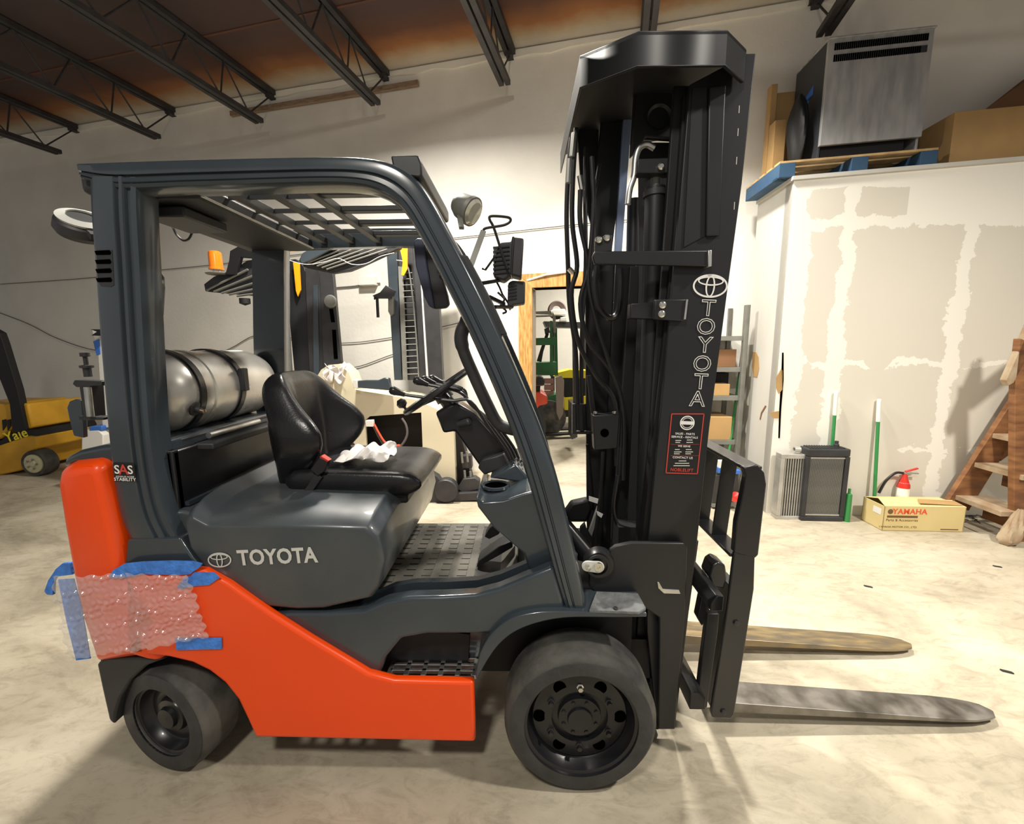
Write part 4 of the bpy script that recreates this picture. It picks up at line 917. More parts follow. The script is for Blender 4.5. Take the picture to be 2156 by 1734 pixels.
# top guard: octagonal skirt with roof
zt = 2.478
tp = [PZ(1221, 116, zt), PZ(1345, 64, zt), PZ(1532, 62, zt), PZ(1572, 103, zt)]
tl = tp[0]+Vector((-.0, .70, 0)); tr_ = tp[3]+Vector((0, .55, 0)); ol = [tp[0], tp[1], tp[2], tp[3], tr_, tl]
cxx = sum((p.x for p in ol))/6; cyy = sum((p.y for p in ol))/6
hsk = .095
skb = MB()
inn = [p+(Vector((cxx, cyy, zt))-p).normalized()*.012 for p in ol]
# open at the right rear: skirt runs along five edges
for i in (0, 1, 2, 5):
    a_, b2 = ol[i], ol[(i+1) % 6]; ia, ib = inn[i], inn[(i+1) % 6]
    skb.add([a_, b2, b2-Zv*hsk, a_-Zv*hsk, ia, ib, ib-Zv*hsk, ia-Zv*hsk], [(0,1,2,3), (7,6,5,4), (0,4,5,1), (3,2,6,7), (0,3,7,4), (1,5,6,2)])
skb.build('mast_top_skirt', M['mast'], fk, bevel=.004)
MB().prism([p-Zv*.004 for p in ol], (0, 0, -.008)).build('mast_top_plate', M['soot'], fk)
# clamp bars
cb = vplate('upper_tie_bar', [(1247, 540), (1252, 528), (1300, 528), (1498, 526), (1498, 560), (1300, 556), (1252, 556)], .195, .215, M['mast'], .004)
vplate('tie_bar_end', [(1491, 526), (1499, 526), (1499, 560), (1491, 561)], .19, .235, M['steel'], .002)
vplate('tie_bar_lug', [(1253, 500), (1289, 494), (1289, 528), (1253, 532)], .2, .22, M['mast'], .002)
for x, y in ((1260, 505), (1277, 501)): MB().lathe([(0, 0), (.011, 0), (.011, .008), (.007, .012), (0, .012)], P(x, y, .2), (0, -1, 0), 12).build('bolt', M['zinc'], cb)
lb = vplate('cylinder_clamp', [(1328, 638), (1378, 636), (1378, 671), (1326, 670)], .255, .30, M['mast'], .004)
vplate('cylinder_clamp_plate', [(1379, 630), (1448, 629), (1449, 634), (1441, 676), (1376, 672)], .205, .225, M['mast'], .004)
vplate('clamp_edge', [(1445, 630), (1449, 630), (1444, 672), (1440, 672)], .2, .205, M['steel'], 0, smooth=0)
for x, y in ((1394, 642), (1392, 661)): MB().lathe([(0, 0), (.012, 0), (.012, .007), (.007, .011), (0, .011)], P(x, y, .205), (0, -1, 0), 14).build('bolt', M['zinc'], lb)
# hose guide block
hb = vplate('hose_guide_block', [(1248, 874), (1305, 872), (1300, 944), (1252, 948)], .4, .46, M['mast'], .004)
MB().lathe([(0, 0), (.017, 0), (.017, .002), (0, .002)], P(1273, 911, .399), (0, -1, 0), 20).build('port', M['hole'], hb)
for x in (1254, 1294): MB().lathe([(0, 0), (.009, 0), (.009, .008), (0, .01)], P(x, 870, .41), (0, 0, 1), 12).build('bolt', M['zinc'], hb)
vplate('hose_bracket', [(1205, 850), (1213, 850), (1213, 908), (1250, 908), (1250, 914), (1205, 914)], .5, .52, M['black'], .002)
# hoses
H = [([(1203, 290), (1196, 370), (1193, 460), (1196, 560), (1199, 640), (1212, 740), (1216, 850), (1218, 905)], .5, .0095), ([(1213, 270), (1206, 380), (1205, 470), (1215, 560), (1203, 620), (1218, 720), (1255, 790), (1295, 850), (1298, 980)], .45, .0095),
     ([(1222, 400), (1222, 470), (1238, 560), (1222, 640), (1240, 720), (1285, 780), (1310, 850), (1304, 1000)], .42, .0095), ([(1233, 310), (1232, 420), (1233, 560), (1226, 680), (1224, 800), (1226, 905)], .55, .009),
     ([(1246, 330), (1250, 420), (1246, 500), (1240, 600), (1262, 700), (1282, 760), (1312, 860), (1312, 1010)], .4, .009), ([(1255, 560), (1252, 600), (1258, 640), (1275, 665), (1292, 668), (1303, 650), (1307, 600), (1306, 565)], .38, .012),
     ([(1262, 345), (1250, 430), (1252, 520)], .5, .007), ([(1240, 790), (1248, 860), (1256, 900)], .5, .011), ([(1270, 950), (1262, 1060), (1250, 1150)], .4, .008), ([(1300, 1000), (1292, 1080), (1322, 1140)], .45, .008), ([(1236, 935), (1242, 1000), (1246, 1060)], .6, .006),
     ([(1224, 850), (1226, 905)], .5, .02)]
for pts, y, r in H: MB().tube(cr(Ps(pts, y), 6), r, 8).build('hydraulic_hose', M['hose'], fk)
for (x0, y0, x1, y1) in ((1209, 280, 1204, 330), (1199, 335, 1196, 385), (1221, 370, 1226, 400), (1198, 565, 1207, 575)): MB().cyl(P(x0, y0, .44), P(x1, y1, .44), .0105, 8).build('hose_fitting', M['zinc'], fk)
# mast foot bracket, tilt cylinder
vplate('mast_foot_bracket', [(1284, 1158), (1296, 1149), (1330, 1142), (1440, 1143), (1448, 1152), (1443, 1300), (1421, 1535), (1387, 1535), (1388, 1300), (1330, 1262), (1262, 1252), (1240, 1235), (1240, 1205), (1282, 1200)], .185, .205, M['mast'], .005)
vplate('foot_lip', [(1384, 1225), (1388, 1226), (1396, 1240), (1430, 1242), (1433, 1250), (1398, 1249), (1386, 1238)], .18, .186, M['steel'], .001, smooth=0)
pv = P(1259, 1192, .14)
tc_ = MB().lathe([(0, 0), (.05, 0), (.055, .012), (.055, .04), (0, .04)], P(1263, 1190, .16), (0, 1, 0), 32).build('tilt_pivot', M['black'], fk)
MB().lathe([(.034, 0), (.043, 0), (.043, .008), (.034, .008)], P(1259, 1190, .158), (0, -1, 0), 28).build('pivot_ring', M['mast'], tc_)
ky = [P(1236, 1190, .15), P(1259, 1192, .15)]
kp = []
for c, r, a0 in ((ky[0], .02, 90), (ky[1], .022, -90)):
    for i in range(9): a = math.radians(a0+180*i/8); kp.append(c+Vector((r*math.cos(a), 0, r*math.sin(a))))
MB().prism(kp, (0, -.008, 0)).build('lock_plate', M['silver'], tc_, bevel=.002)
MB().lathe([(0, 0), (.009, 0), (.009, .009), (0, .011)], P(1237, 1191, .141), (0, -1, 0), 6).build('bolt', M['zinc'], tc_)
MB().lathe([(.0, 0), (.016, 0), (.016, .008), (.006, .008), (.006, .004), (0, .004)], P(1260, 1192, .141), (0, -1, 0), 20).build('pin_head', M['zinc'], tc_)
MB().cyl(P(1252, 1182, .32), P(1175, 1090, .4), .032, 18).build('tilt_cylinder', M['black'], fk)
vplate('tilt_lug', [(1222, 1110), (1232, 1100), (1252, 1170), (1240, 1185), (1216, 1180)], .42, .44, M['mast'], .004)
vplate('tilt_strut', [(1240, 1120), (1258, 1068), (1264, 1072), (1246, 1130)], .40, .42, M['greymetal'], .002)
vplate('tilt_arch', [(1190, 1080), (1204, 1060), (1240, 1052), (1246, 1070), (1236, 1098), (1200, 1098)], .62, .68, M['soot'], .01)
vplate('valve_tag', [(1240, 1044), (1260, 1050), (1258, 1060), (1240, 1054)], .38, .382, M['silver'], 0, smooth=0)
vplate('valve_tag', [(1256, 1075), (1270, 1082), (1266, 1090), (1258, 1084)], .38, .382, M['silver'], 0, smooth=0)
# lettering on the mast: outlined letters stacked down the channel
chd = (P(1479, 855, .225)-P(1502, 640, .225)).normalized(); exm = Vector((1, 0, 0)); exm = (exm-chd*exm.dot(chd)).normalized()
for ch, (x, y) in zip('TOYOTA', ((1491, 650), (1486, 689), (1484, 727.5), (1478, 767), (1475, 804.5), (1468, 841))):
    text('letter', ch, P(x, y, .224), exm, -chd, .077, M['white'], oc, outline=.0013, sx=1.05, lift=.001)
emblem('emblem', P(1495, 602, .224), exm, -chd, .059, M['white'], oc, w=.006)
# dealer sticker
sc = [P(x, y, .2235) for x, y in ((1414, 871), (1482, 871), (1468, 997), (1402, 995))]
stk = MB().prism(sc, (0, .0005, 0)).build('dealer_sticker', M['black'], oc, smooth=0)
bb = MB()
for a_, b2 in zip(sc, sc[1:]+sc[:1]): bb.beam(a_-Vector((0, .0006, 0)), b2-Vector((0, .0006, 0)), .0035, .0008, up=(0, -1, 0))
bb.build('red_border', M['red'], stk, smooth=0)
bb = MB(); cc = P(1447, 890, .222)
ringmesh(bb, cc, exm, -chd, .026, .026, .004, 0); ringmesh(bb, cc, exm, -chd, .019, .019, .002, 0)
bb.obox(cc, exm, .024, -chd, .006, (0, 1, 0), .0004); bb.build('round_seal', M['white'], stk, smooth=0)
for s_, x, y, z_, m_ in (('SALES - PARTS', 1442, 913, .0105, 'white'), ('SERVICE - RENTALS', 1441, 920, .0105, 'white'), ('WE SERVE', 1440, 939, .0095, 'white'), ('CONTACT US', 1437, 963, .011, 'white')):
    text('lettering', s_, P(x, y, .2225), exm, -chd, z_, M[m_], stk, bold=.01)
text('lettering', 'NOBLELIFT', P(1435, 989, .2225), exm, -chd, .016, M['red'], stk, bold=.015)
for x_, y_, l_ in ((1428, 927, 6), (1452, 926, 6), (1427, 931, 5), (1452, 931, 7), (1426, 946, 5), (1450, 946, 6), (1427, 951, 8), (1451, 951, 8), (1425, 955, 6), (1449, 955, 6), (1437, 970, 8), (1436, 975, 15), (1435, 980, 17)): MB().beam(P(x_-l_, y_, .2222), P(x_+l_, y_, .2222), .0008, .0028).build('small_print', M['silver'], stk, smooth=0)
for y_ in (935, 959): MB().beam(P(1412, y_, .222), P(1472, y_, .222), .0008, .0008).build('rule_line', M['red'], stk, smooth=0)

# ================================================================== carriage, load backrest, forks
def rel(pts, y): return Ps(pts, y)
# near side bar of the load backrest, bent at the top
YB = .12
o_ = [(1570, 968), (1594, 978), (1607, 992), (1613, 1015), (1611, 1040), (1597, 1163), (1587, 1250), (1567, 1370), (1546, 1514)]
MB().prism(Ps([(1546, 1163), (1551, 1100), (1560, 1060), (1566, 1030), (1571, 1000), (1566, 985), (1595, 978), (1610, 995), (1614, 1020), (1597, 1168), (1590, 1175)], YB), (0, .03, 0)).build('backrest_side_bar', M['black'], fk, bevel=.004)
sbp = MB().prism(Ps([(1546, 1163), (1590, 1170), (1588, 1240), (1546, 1505), (1540, 1513), (1500, 1511), (1497, 1500), (1530, 1290)], YB), (0, .016, 0)).build('carriage_side_plate', M['black'], fk, bevel=.004)
for x, y in ((1550, 1311), (1523, 1498)): MB().lathe([(0, 0), (.011, 0), (.011, .006), (0, .008)], P(x, y, YB), (0, -1, 0), 6).build('bolt', M['dark'], sbp)
def wx(px, py): return P(px, py, YB)
Yf = .97
tA, tB = wx(1566, 985), wx(1595, 978)
# top bar across
q1, q2 = P(1568, 974, YB+.02), P(1600, 985, YB+.02)
xm = (q1.x+q2.x)/2
MB().prism([Vector((xm-.035, YB+.012, q2.z-.004)), Vector((xm+.03, YB+.012, q2.z-.004)), Vector((xm+.03, YB+.012, q2.z+.008)), Vector((xm-.035, YB+.012, q2.z+.008))], (0, Yf-YB, 0)).build('backrest_top_bar', M['black'], fk, bevel=.003)
lo = P(1546, 1172, YB)
MB().prism([Vector((lo.x-.01, YB+.012, lo.z-.006)), Vector((lo.x+.055, YB+.012, lo.z-.006)), Vector((lo.x+.055, YB+.012, lo.z+.006)), Vector((lo.x-.01, YB+.012, lo.z+.006))], (0, Yf-YB, 0)).build('backrest_lower_bar', M['black'], fk, bevel=.002)
for y_ in (.285, .44, .60, .76, .94):
    MB().prism([Vector((lo.x-.005, y_, lo.z)), Vector((lo.x+.05, y_, lo.z)), Vector((xm+.025, y_, q2.z)), Vector((xm-.03, y_, q2.z))], (0, .012, 0)).build('backrest_upright', M['black'], fk, bevel=.002)
MB().prism([Vector((p.x, Yf, p.z)) for p in Ps([(1546, 1163), (1566, 985), (1597, 980), (1612, 1005), (1590, 1175), (1546, 1505), (1500, 1511)], YB)], (0, .02, 0)).build('backrest_side_bar', M['black'], fk)
# carriage bars
ub = P(1527, 1258, .16)
ub_ = MB().prism([Vector((ub.x-.045, .17, ub.z-.06)), Vector((ub.x+.0, .17, ub.z-.06)), Vector((ub.x+.0, .17, ub.z+.0)), Vector((ub.x-.025, .17, ub.z+.0)), Vector((ub.x-.045, .17, ub.z-.03))], (0, .78, 0)).build('upper_fork_bar', M['mast'], fk, bevel=.003)
lb_ = P(1462, 1480, .2)
MB().prism([Vector((lb_.x-.03, .17, lb_.z+.0)), Vector((lb_.x+.03, .17, lb_.z+.0)), Vector((lb_.x+.03, .17, lb_.z+.05)), Vector((lb_.x-.0, .17, lb_.z+.075)), Vector((lb_.x-.03, .17, lb_.z+.075))], (0, .78, 0)).build('lower_fork_bar', M['mast'], fk, bevel=.003)
# carriage inner posts
vplate('carriage_post', [(1490, 1292), (1515, 1292), (1512, 1330), (1489, 1490), (1466, 1492), (1474, 1420)], .24, .27, M['mast'], .004)
vplate('carriage_post', [(1480, 1240), (1500, 1240), (1492, 1300), (1478, 1318), (1468, 1300)], .3, .34, M['black'], .004)
hk = MB().prism(Ps([(1492, 1212), (1500, 1190), (1512, 1182), (1528, 1190), (1532, 1215), (1525, 1240), (1500, 1235)], .3), (0, .08, 0)).build('fork_latch', M['black'], fk, bevel=.008)
MB().lathe([(0, 0), (.012, 0), (.02, .012), (0, .014)], P(1513, 1188, .33), Zv, 12).build('latch_knob', M['steel'], hk)
# forks: L of tapering steel
def fork(name, A, B, yn, w, m, mt_, tip):
    # A heel (x,z top), B tip
    xh = P(1520, 1400, yn).x-.02
    tz0, tz1 = A[1], B[1]; L0 = B[0]-A[0]; rings = []
    for t in [0, .1, .3, .5, .7, .82, .9, .95, .98, 1.0]:
        x = A[0]+L0*t; zt_ = tz0+(tz1-tz0)*t; th = .04*(1-t)+.007
        s = 1 if t < .82 else (math.sqrt(max(.0, 1-((t-.82)/.18)**2))*.85+.15)*(1 if t < 1 else .3)
        yc = yn+w/2; hw = w/2*s
        rings.append([Vector((x, yc-hw, zt_)), Vector((x, yc+hw, zt_)), Vector((x, yc+hw, max(.003, zt_-th))), Vector((x, yc-hw, max(.003, zt_-th)))])
    f = MB().loft(rings).build('fork', m, fk, bevel=.003); f['label'] = name
    MB().prism([Vector((A[0]-.005, yn, A[1]-.045)), Vector((A[0]+.035, yn, A[1]-.045)), Vector((A[0]+.075, yn, .62)), Vector((A[0]+.035, yn, .62))], (0, w, 0)).build('fork_shank', M['mast'], f, bevel=.004)
    return f
nf = PZ(1562, 1445, .105); tipn = PZ(2122, 1521, .028)
fork('scuffed dark steel fork, nearer the camera', (P(1500, 1480, .3).x, .115), (tipn.x, .03), .285, .125, M['fork'], 0, 0)
fork('worn rust-tinted fork, farther from the camera', (P(1500, 1480, .3).x, .115), (PZ(1915, 1348, .04).x, .03), .70, .125, M['forkrust'], 0, 0)
# ================================================================== lamps on the front pillar
l1 = MB(); c = P(984, 440, .28); ax = Vector((.55, -.25, -.35)).normalized()
l1.lathe([(0, -.05), (.03, -.05), (.042, -.03), (.047, .01), (.05, .012), (.05, .026), (0, .026)], c, ax, 26); lo1 = l1.build('round_work_lamp', M['greymetal'], fk)
MB().lathe([(0, .027), (.045, .027), (.035, .036), (0, .04)], c, ax, 24).build('lens', M['glass'], lo1)
MB().beam(P(966, 448, .28), P(972, 480, .2), .016, .01).build('lamp_bracket', M['greymetal'], lo1)
sq = plate('led_work_lamp', [(1048, 520), (1052, 510), (1076, 508), (1078, 498), (1103, 501), (1098, 583), (1076, 578), (1060, 590), (1040, 583), (1040, 555)], .25, .34, M['dark'], fk, bevel=.006)
for k in range(7): plate('cooling_fin', [(1038, 519+k*9), (1072, 516+k*9), (1073, 519+k*9), (1038, 523+k*9)], .245, .345, M['black'], sq, smooth=0)
plate('lamp_rim', [(1078, 498), (1083, 497), (1078, 579), (1074, 578)], .243, .347, M['black'], sq, bevel=.002)
s2 = plate('small_led_lamp', [(1070, 595), (1078, 590), (1106, 592), (1105, 638), (1080, 642), (1072, 652), (1068, 640)], .28, .35, M['dark'], fk, bevel=.005)
for k in range(5): plate('cooling_fin', [(1069, 600+k*7), (1088, 598+k*7), (1088, 601+k*7), (1069, 604+k*7)], .277, .353, M['black'], s2, smooth=0)
MB().tube(Ps([(1044, 590), (1052, 605), (1058, 620), (1075, 645)], .3), .004, 6).build('lamp_wire', M['hose'], fk)
MB().tube(Ps([(1042, 540), (1022, 568), (1015, 565)], .25), .004, 6).build('lamp_stay', M['hose'], fk)
MB().beam(P(1030, 625, .15), P(1062, 640, .26), .008, .012).build('lamp_bracket', M['black'], fk)
MB().tube(cr(Ps([(1048, 615), (1062, 630), (1054, 642), (1066, 655), (1058, 660)], .26), 4), .004, 6).build('lamp_wire', M['hose'], fk)
MB().tube(cr(Ps([(1068, 566), (1056, 530), (1040, 480), (1031, 462), (1034, 455), (1060, 456), (1073, 459), (1074, 466), (1060, 474), (1024, 480), (1017, 486)], .22), 5), .0045, 8).build('wire_lamp_guard', M['black'], fk)
vplate('wiring_strip', [(965, 535), (984, 537), (1014, 592), (1038, 638), (1068, 704), (1050, 706), (1020, 650), (990, 590)], .10, .145, M['dark'], .004)
MB().tube([P(1015, 596, .15), P(1052, 590, .29)], .007, 6).build('lamp_arm', M['black'], fk)
MB().tube([P(1042, 646, .15), P(1078, 646, .30)], .007, 6).build('lamp_arm', M['black'], fk)
MB().beam(P(1018, 486, .2), P(990, 562, .14), .018, .006, up=(0, 1, 0)).build('guard_stay', M['greymetal'], fk)

# ================================================================== propane tank (lifts off)
tx, tz, ty0, ty1, tr0 = -1.60, 1.40, .21, .93, .158
g = thing('propane_tank', 'silver aluminium propane cylinder strapped across the back of the forklift', 'gas cylinder', (tx, .6, tz))
g['group'] = 'tank'; del g['group']
pf = [(0, ty0), (.06, ty0+.004), (.11, ty0+.03), (.145, ty0+.07), (tr0, ty0+.12), (tr0, ty0+.20), (tr0+.005, ty0+.205), (tr0+.005, ty0+.23), (tr0, ty0+.235), (tr0, ty1-.12), (.145, ty1-.06), (.11, ty1-.025), (.06, ty1-.005), (0, ty1)]
MB().lathe(pf, (tx, 0, tz), (0, 1, 0), 48).build('cylinder_body', M['tank'], g)
for y in (.32, .565):
    MB().lathe([(tr0+.002, y), (tr0+.009, y+.002), (tr0+.009, y+.03), (tr0+.002, y+.032)], (tx, 0, tz), (0, 1, 0), 48).build('strap', M['black'], g)
a_ = math.radians(5); c = Vector((tx+tr0*.98, .581, tz+.03))
MB().obox(c+Vector((.012, 0, 0)), (0, 0, 1), .05, (0, 1, 0), .018, (1, 0, 0), .012).build('strap_latch', M['dark'], g, bevel=.004)
c = Vector((tx+tr0*.93, .30, tz-.06)); MB().lathe([(0, 0), (.028, 0), (.028, .006), (.012, .008), (.012, .024), (0, .026)], c, (1, 0, -.35), 20).build('fill_port', M['dark'], g)
MB().lathe([(0, .02), (.009, .02), (.009, .04), (0, .045)], c, (1, 0, -.35), 12).build('port_plug', mat('brass_plug', (.7, .55, .35), .3, metal=1), g)
MB().lathe([(.065, -.03), (.07, -.03), (.07, .03), (.065, .03)], (tx, ty0, tz), (0, 1, 0), 40).build('collar', M['tank'], g)
vc = P(183, 775, .2)
MB().lathe([(0, 0), (.012, 0), (.012, .03), (.02, .032), (.02, .04), (.007, .042), (.007, .07), (.014, .072), (.014, .085), (0, .086)], vc-Zv*.03, Zv, 16).build('service_valve', M['dark'], g)
q = P(430, 727, .5); 
MB().grid(lambda u, v: Vector((tx, 0, tz))+Vector(((tr0+.002)*math.cos(math.radians(70+25*v)), .57+.11*u, (tr0+.002)*math.sin(math.radians(70+25*v)))), 4, 4).build('paper_label', M['white'], g)

# ================================================================== tape, bubble wrap, towels
def sheet(name, label, cat, pts, y, m, t=.0012, crumple=0, nseg=1):
    w = Ps(pts, y); b = MB().prism(w, (0, t, 0)); o = b.build(name, m, smooth=0); return tag(o, label, cat)
sheet('painters_tape', 'long crumpled blue painters tape strip along the top of the bubble wrap', 'tape', [(228, 1216), (238, 1200), (262, 1186), (300, 1182), (360, 1180), (405, 1181), (426, 1186), (420, 1194), (400, 1208), (380, 1210), (300, 1208), (262, 1216)], .043, M['tape'], .003)
sheet('painters_tape', 'short blue painters tape piece on the orange panel at the upper right wrap corner', 'tape', [(408, 1205), (450, 1205), (462, 1216), (440, 1231), (402, 1234), (382, 1240), (372, 1236), (388, 1216), (402, 1212)], .045, M['tape'], .003)
sheet('painters_tape', 'short horizontal blue painters tape piece at the lower right wrap corner', 'tape', [(369, 1344), (466, 1343), (467, 1366), (371, 1368)], .044, M['tape'], .003)
b = MB(); pts = [(92, 1245), (100, 1222), (116, 1198), (130, 1186), (146, 1184), (152, 1210), (118, 1214), (112, 1225), (111, 1253), (98, 1252)]
tag(b.prism(Ps(pts, .13), (0, .012, 0)).build('painters_tape', M['tape'], bevel=.003), 'folded loose blue painters tape flap at the rear upper wrap corner', 'tape')
sheet('painters_tape', 'tall blue painters tape strip seen through the left edge of the bubble wrap', 'tape', [(122, 1220), (155, 1218), (172, 1280), (190, 1386), (160, 1390), (140, 1310)], .062, M['tape'], .003)
# bubble wrap: a quilted clear sheet
TL, TR, BR, BL = P(114, 1212, .03), P(397, 1206, .035), P(437, 1341, .035), P(152, 1389, .03)
M['bubble'] = bpy.data.materials.new('bubble_film'); m = M['bubble']; m.use_nodes = True; nt = m.node_tree; nt.nodes.clear()
out = nt.nodes.new('ShaderNodeOutputMaterial'); tr1 = nt.nodes.new('ShaderNodeBsdfTransparent'); gl = nt.nodes.new('ShaderNodeBsdfGlossy'); gl.inputs['Roughness'].default_value = .16
df = nt.nodes.new('ShaderNodeBsdfDiffuse'); df.inputs[0].default_value = (.8, .78, .76, 1); m1 = nt.nodes.new('ShaderNodeMixShader'); m2 = nt.nodes.new('ShaderNodeMixShader'); m1.inputs[0].default_value = .30
fr = nt.nodes.new('ShaderNodeFresnel'); fr.inputs[0].default_value = 1.28
nt.links.new(tr1.outputs[0], m1.inputs[1]); nt.links.new(df.outputs[0], m1.inputs[2]); m2.inputs[0].default_value = .12; nt.links.new(m1.outputs[0], m2.inputs[1]); nt.links.new(gl.outputs[0], m2.inputs[2]); nt.links.new(m2.outputs[0], out.inputs[0])
nu, nv = 22, 13
def bub(u, v):
    top = TL.lerp(TR, u); bot = BL.lerp(BR, u); p = top.lerp(bot, v)
    iu = u*nu+(.5 if int(v*nv) % 2 else 0); fu = iu-math.floor(iu)-.5; fv = v*nv-math.floor(v*nv)-.5
    r = math.sqrt(fu*fu+fv*fv)/.5; h = (.0055+.004*math.sin(37.1*math.floor(iu)+17.3*math.floor(v*nv)))*math.cos(r*PI/2)**1.2 if r < 1 else 0
    wv = .006*math.sin(u*9+v*3)+.004*math.sin(v*11-u*5); cre = .008*math.exp(-((u-.5-.06*v)/.012)**2)
    return p + Vector((.004*math.sin(v*40), -h-wv*1.0-.004+cre, .004*math.sin(u*50)))
tag(MB().grid(bub, nu*7, nv*7).build('bubble_wrap', M['bubble'], smooth=80), 'sheet of clear bubble wrap taped over the rear orange body corner', 'bubble wrap')
# paper towel on the seat
random.seed(3)
def towel(c, sx, sy, h, seed, n=14):
    rnd = random.Random(seed); ph = [(rnd.uniform(3, 14), rnd.uniform(3, 14), rnd.uniform(0, 6)) for _ in range(7)]
    def fn(u, v):
        a = sum(math.sin(p*u+q_*v+r_) for p, q_, r_ in ph)/7; b2 = sum(math.sin(q_*u-p*v+r_*2) for p, q_, r_ in ph)/7
        edge = 1-.25*abs(a)
        return Vector(c)+Vector(((u-.5)*sx*edge+.02*b2, (v-.5)*sy*edge+.02*a, h*(.35+.65*abs(a+b2))*(1-.5*abs(u-.5))))
    return fn
tag(MB().grid(towel((-.86, .50, 1.083), .22, .26, .075, 5), 30, 30).build('paper_towel', M['towel'], smooth=20, solid=.0015), 'crumpled white paper towel lying on the black seat cushion', 'paper towel')
# ================================================================== machines along the back wall
YR = 3.0
ct = thing('reach_truck', 'cream coloured stand-up lift truck with open battery bay parked along the back wall', 'forklift', (P(850, 1060, YR).x, YR+.4, 0))
def cp_(name, pts, y0, y1, m, par=None, bevel=.004, **k): return plate(name, pts, y0, y1, m, par or ct, bevel, **k)
b = MB()
for pts in ([(640, 1058), (652, 850), (664, 822), (666, 795), (676, 778), (692, 768), (714, 766), (734, 784), (748, 820), (770, 824), (769, 885), (775, 985), (776, 1058)],
            [(770, 824), (880, 842), (958, 880), (955, 905), (887, 868), (778, 876), (769, 885)], [(887, 868), (955, 905), (960, 1022), (893, 1022)], [(775, 985), (893, 985), (893, 1022), (776, 1058)]):
    b.prism(Ps(pts, YR), (0, .03, 0))
b.build('body_panel', M['cream'], ct, smooth=0)
b = MB(); b.prism([p+Vector((0, .03, 0)) for p in Ps([(770, 824), (880, 842), (958, 880), (960, 1022), (893, 1030), (645, 1050), (652, 850), (748, 820)], YR)], (0, .015, 0)); 
cp_('truck_body', [(645, 1056), (655, 850), (760, 826), (880, 846), (955, 885), (958, 1018), (900, 1050)], YR+.30, YR+.75, M['soot'])
cp_('headrest_body', [(668, 850), (664, 822), (666, 795), (676, 778), (692, 768), (714, 766), (734, 784), (748, 820), (746, 850)], YR+.03, YR+.30, M['cream'])
cp_('top_cover', [(748, 822), (880, 843), (956, 880), (956, 886), (880, 850), (748, 830)], YR+.03, YR+.6, M['cream'], bevel=0)
cp_('side_cover', [(950, 905), (956, 903), (961, 1022), (955, 1022)], YR+.03, YR+.5, M['cream'], bevel=0)
for k in range(3): cp_('vent_slot', [(733, 905+k*14), (744, 904+k*14), (747, 907+k*14), (744, 910+k*14), (733, 911+k*14)], YR-.004, YR, M['dark'], bevel=0, smooth=0)
MB().tube(cr(Ps([(770, 888), (785, 890), (797, 910), (810, 930), (825, 938), (842, 937)], YR-.02), 5), .011, 8).build('battery_cable', M['redwire'], ct)
MB().tube(cr(Ps([(770, 892), (785, 895), (797, 918), (812, 940), (830, 945), (847, 935), (857, 915), (855, 895), (846, 880)], YR+.0), 5), .012, 8).build('battery_cable', M['greywire'], ct)
cp_('cable_plug', [(769, 885), (785, 884), (786, 898), (770, 898)], YR-.05, YR-.0, M['whiteplastic'])
cp_('wheel_arch', [(838, 1062), (838, 1005), (852, 988), (876, 985), (900, 990), (922, 1003), (936, 1025), (942, 1050), (925, 1062)], YR-.12, YR-.02, M['dark'], bevel=.01)
MB().lathe([(0, 0), (.11, 0), (.12, .012), (.12, .1), (0, .1)], P(938, 1034, YR-.16), (0, 1, 0), 28).build('load_wheel_cover', M['dark'], ct)
cp_('outrigger', [(838, 1045), (1012, 1036), (1012, 1052), (838, 1064)], YR-.1, YR+.1, M['dark'])
cp_('frame_upright', [(950, 900), (968, 905), (1000, 1035), (955, 1050)], YR+.1, YR+.25, M['soot'])
for k, (x, y) in enumerate(((972, 952), (983, 950), (978, 990), (990, 992))): MB().cyl(P(x, y, YR-.02), P(x+2, y+22, YR-.02), .012, 10).build('hydraulic_fitting', M['greymetal'], ct)
cp_('valve_block', [(970, 960), (992, 958), (994, 985), (974, 986)], YR+.0, YR+.1, M['dark'])
cp_('pedal_guard', [(962, 1030), (975, 1008), (1000, 1005), (1010, 1012), (1010, 1030), (975, 1038)], YR-.05, YR+.05, M['dark'], bevel=.01)
cp_('control_arm', [(748, 802), (770, 800), (796, 800), (808, 795), (818, 796), (822, 822), (800, 820), (752, 816)], YR-.1, YR-.03, M['grey'], bevel=.008)
cp_('arm_collar', [(742, 799), (752, 800), (753, 818), (744, 817)], YR-.11, YR-.02, M['silver'], bevel=.004)
# its mast: two channel pairs
YM = 3.45
cp_('mast_channel', [(600, 548), (622, 545), (640, 560), (655, 620), (660, 785), (620, 785), (606, 640)], YM, YM+.12, M['mast'])
cp_('mast_channel', [(642, 565), (672, 560), (690, 800), (652, 800)], YM-.02, YM+.02, M['dark'])
cp_('mast_rail', [(659, 600), (668, 600), (672, 790), (660, 790)], YM-.04, YM-.02, M['grey'], bevel=.002)
mc = cp_('mast_channel', [(672, 560), (700, 566), (722, 800), (682, 800)], YM-.03, YM+.03, M['dark'])
for (x, y0, y1) in ((697, 650, 678), (703, 694, 755)): cp_('slot', [(x-4, y0), (x+4, y0), (x+8, y1), (x, y1)], YM-.035, YM-.03, M['hole'], mc, 0, smooth=0)
MB().lathe([(0, 0), (.06, 0), (.07, .02), (0, .02)], P(694, 634, YM-.06), (0, 1, 0), 24).build('pulley', M['greymetal'], mc)
cp_('mast_side_post', [(592, 660), (604, 658), (612, 785), (600, 785), (594, 700)], YM-.1, YM-.05, M['greymetal'])
cp_('mast_decal', [(617, 551), (630, 553), (633, 610), (627, 624), (623, 612)], YM-.06, YM-.045, M['decal'], bevel=0, smooth=0)
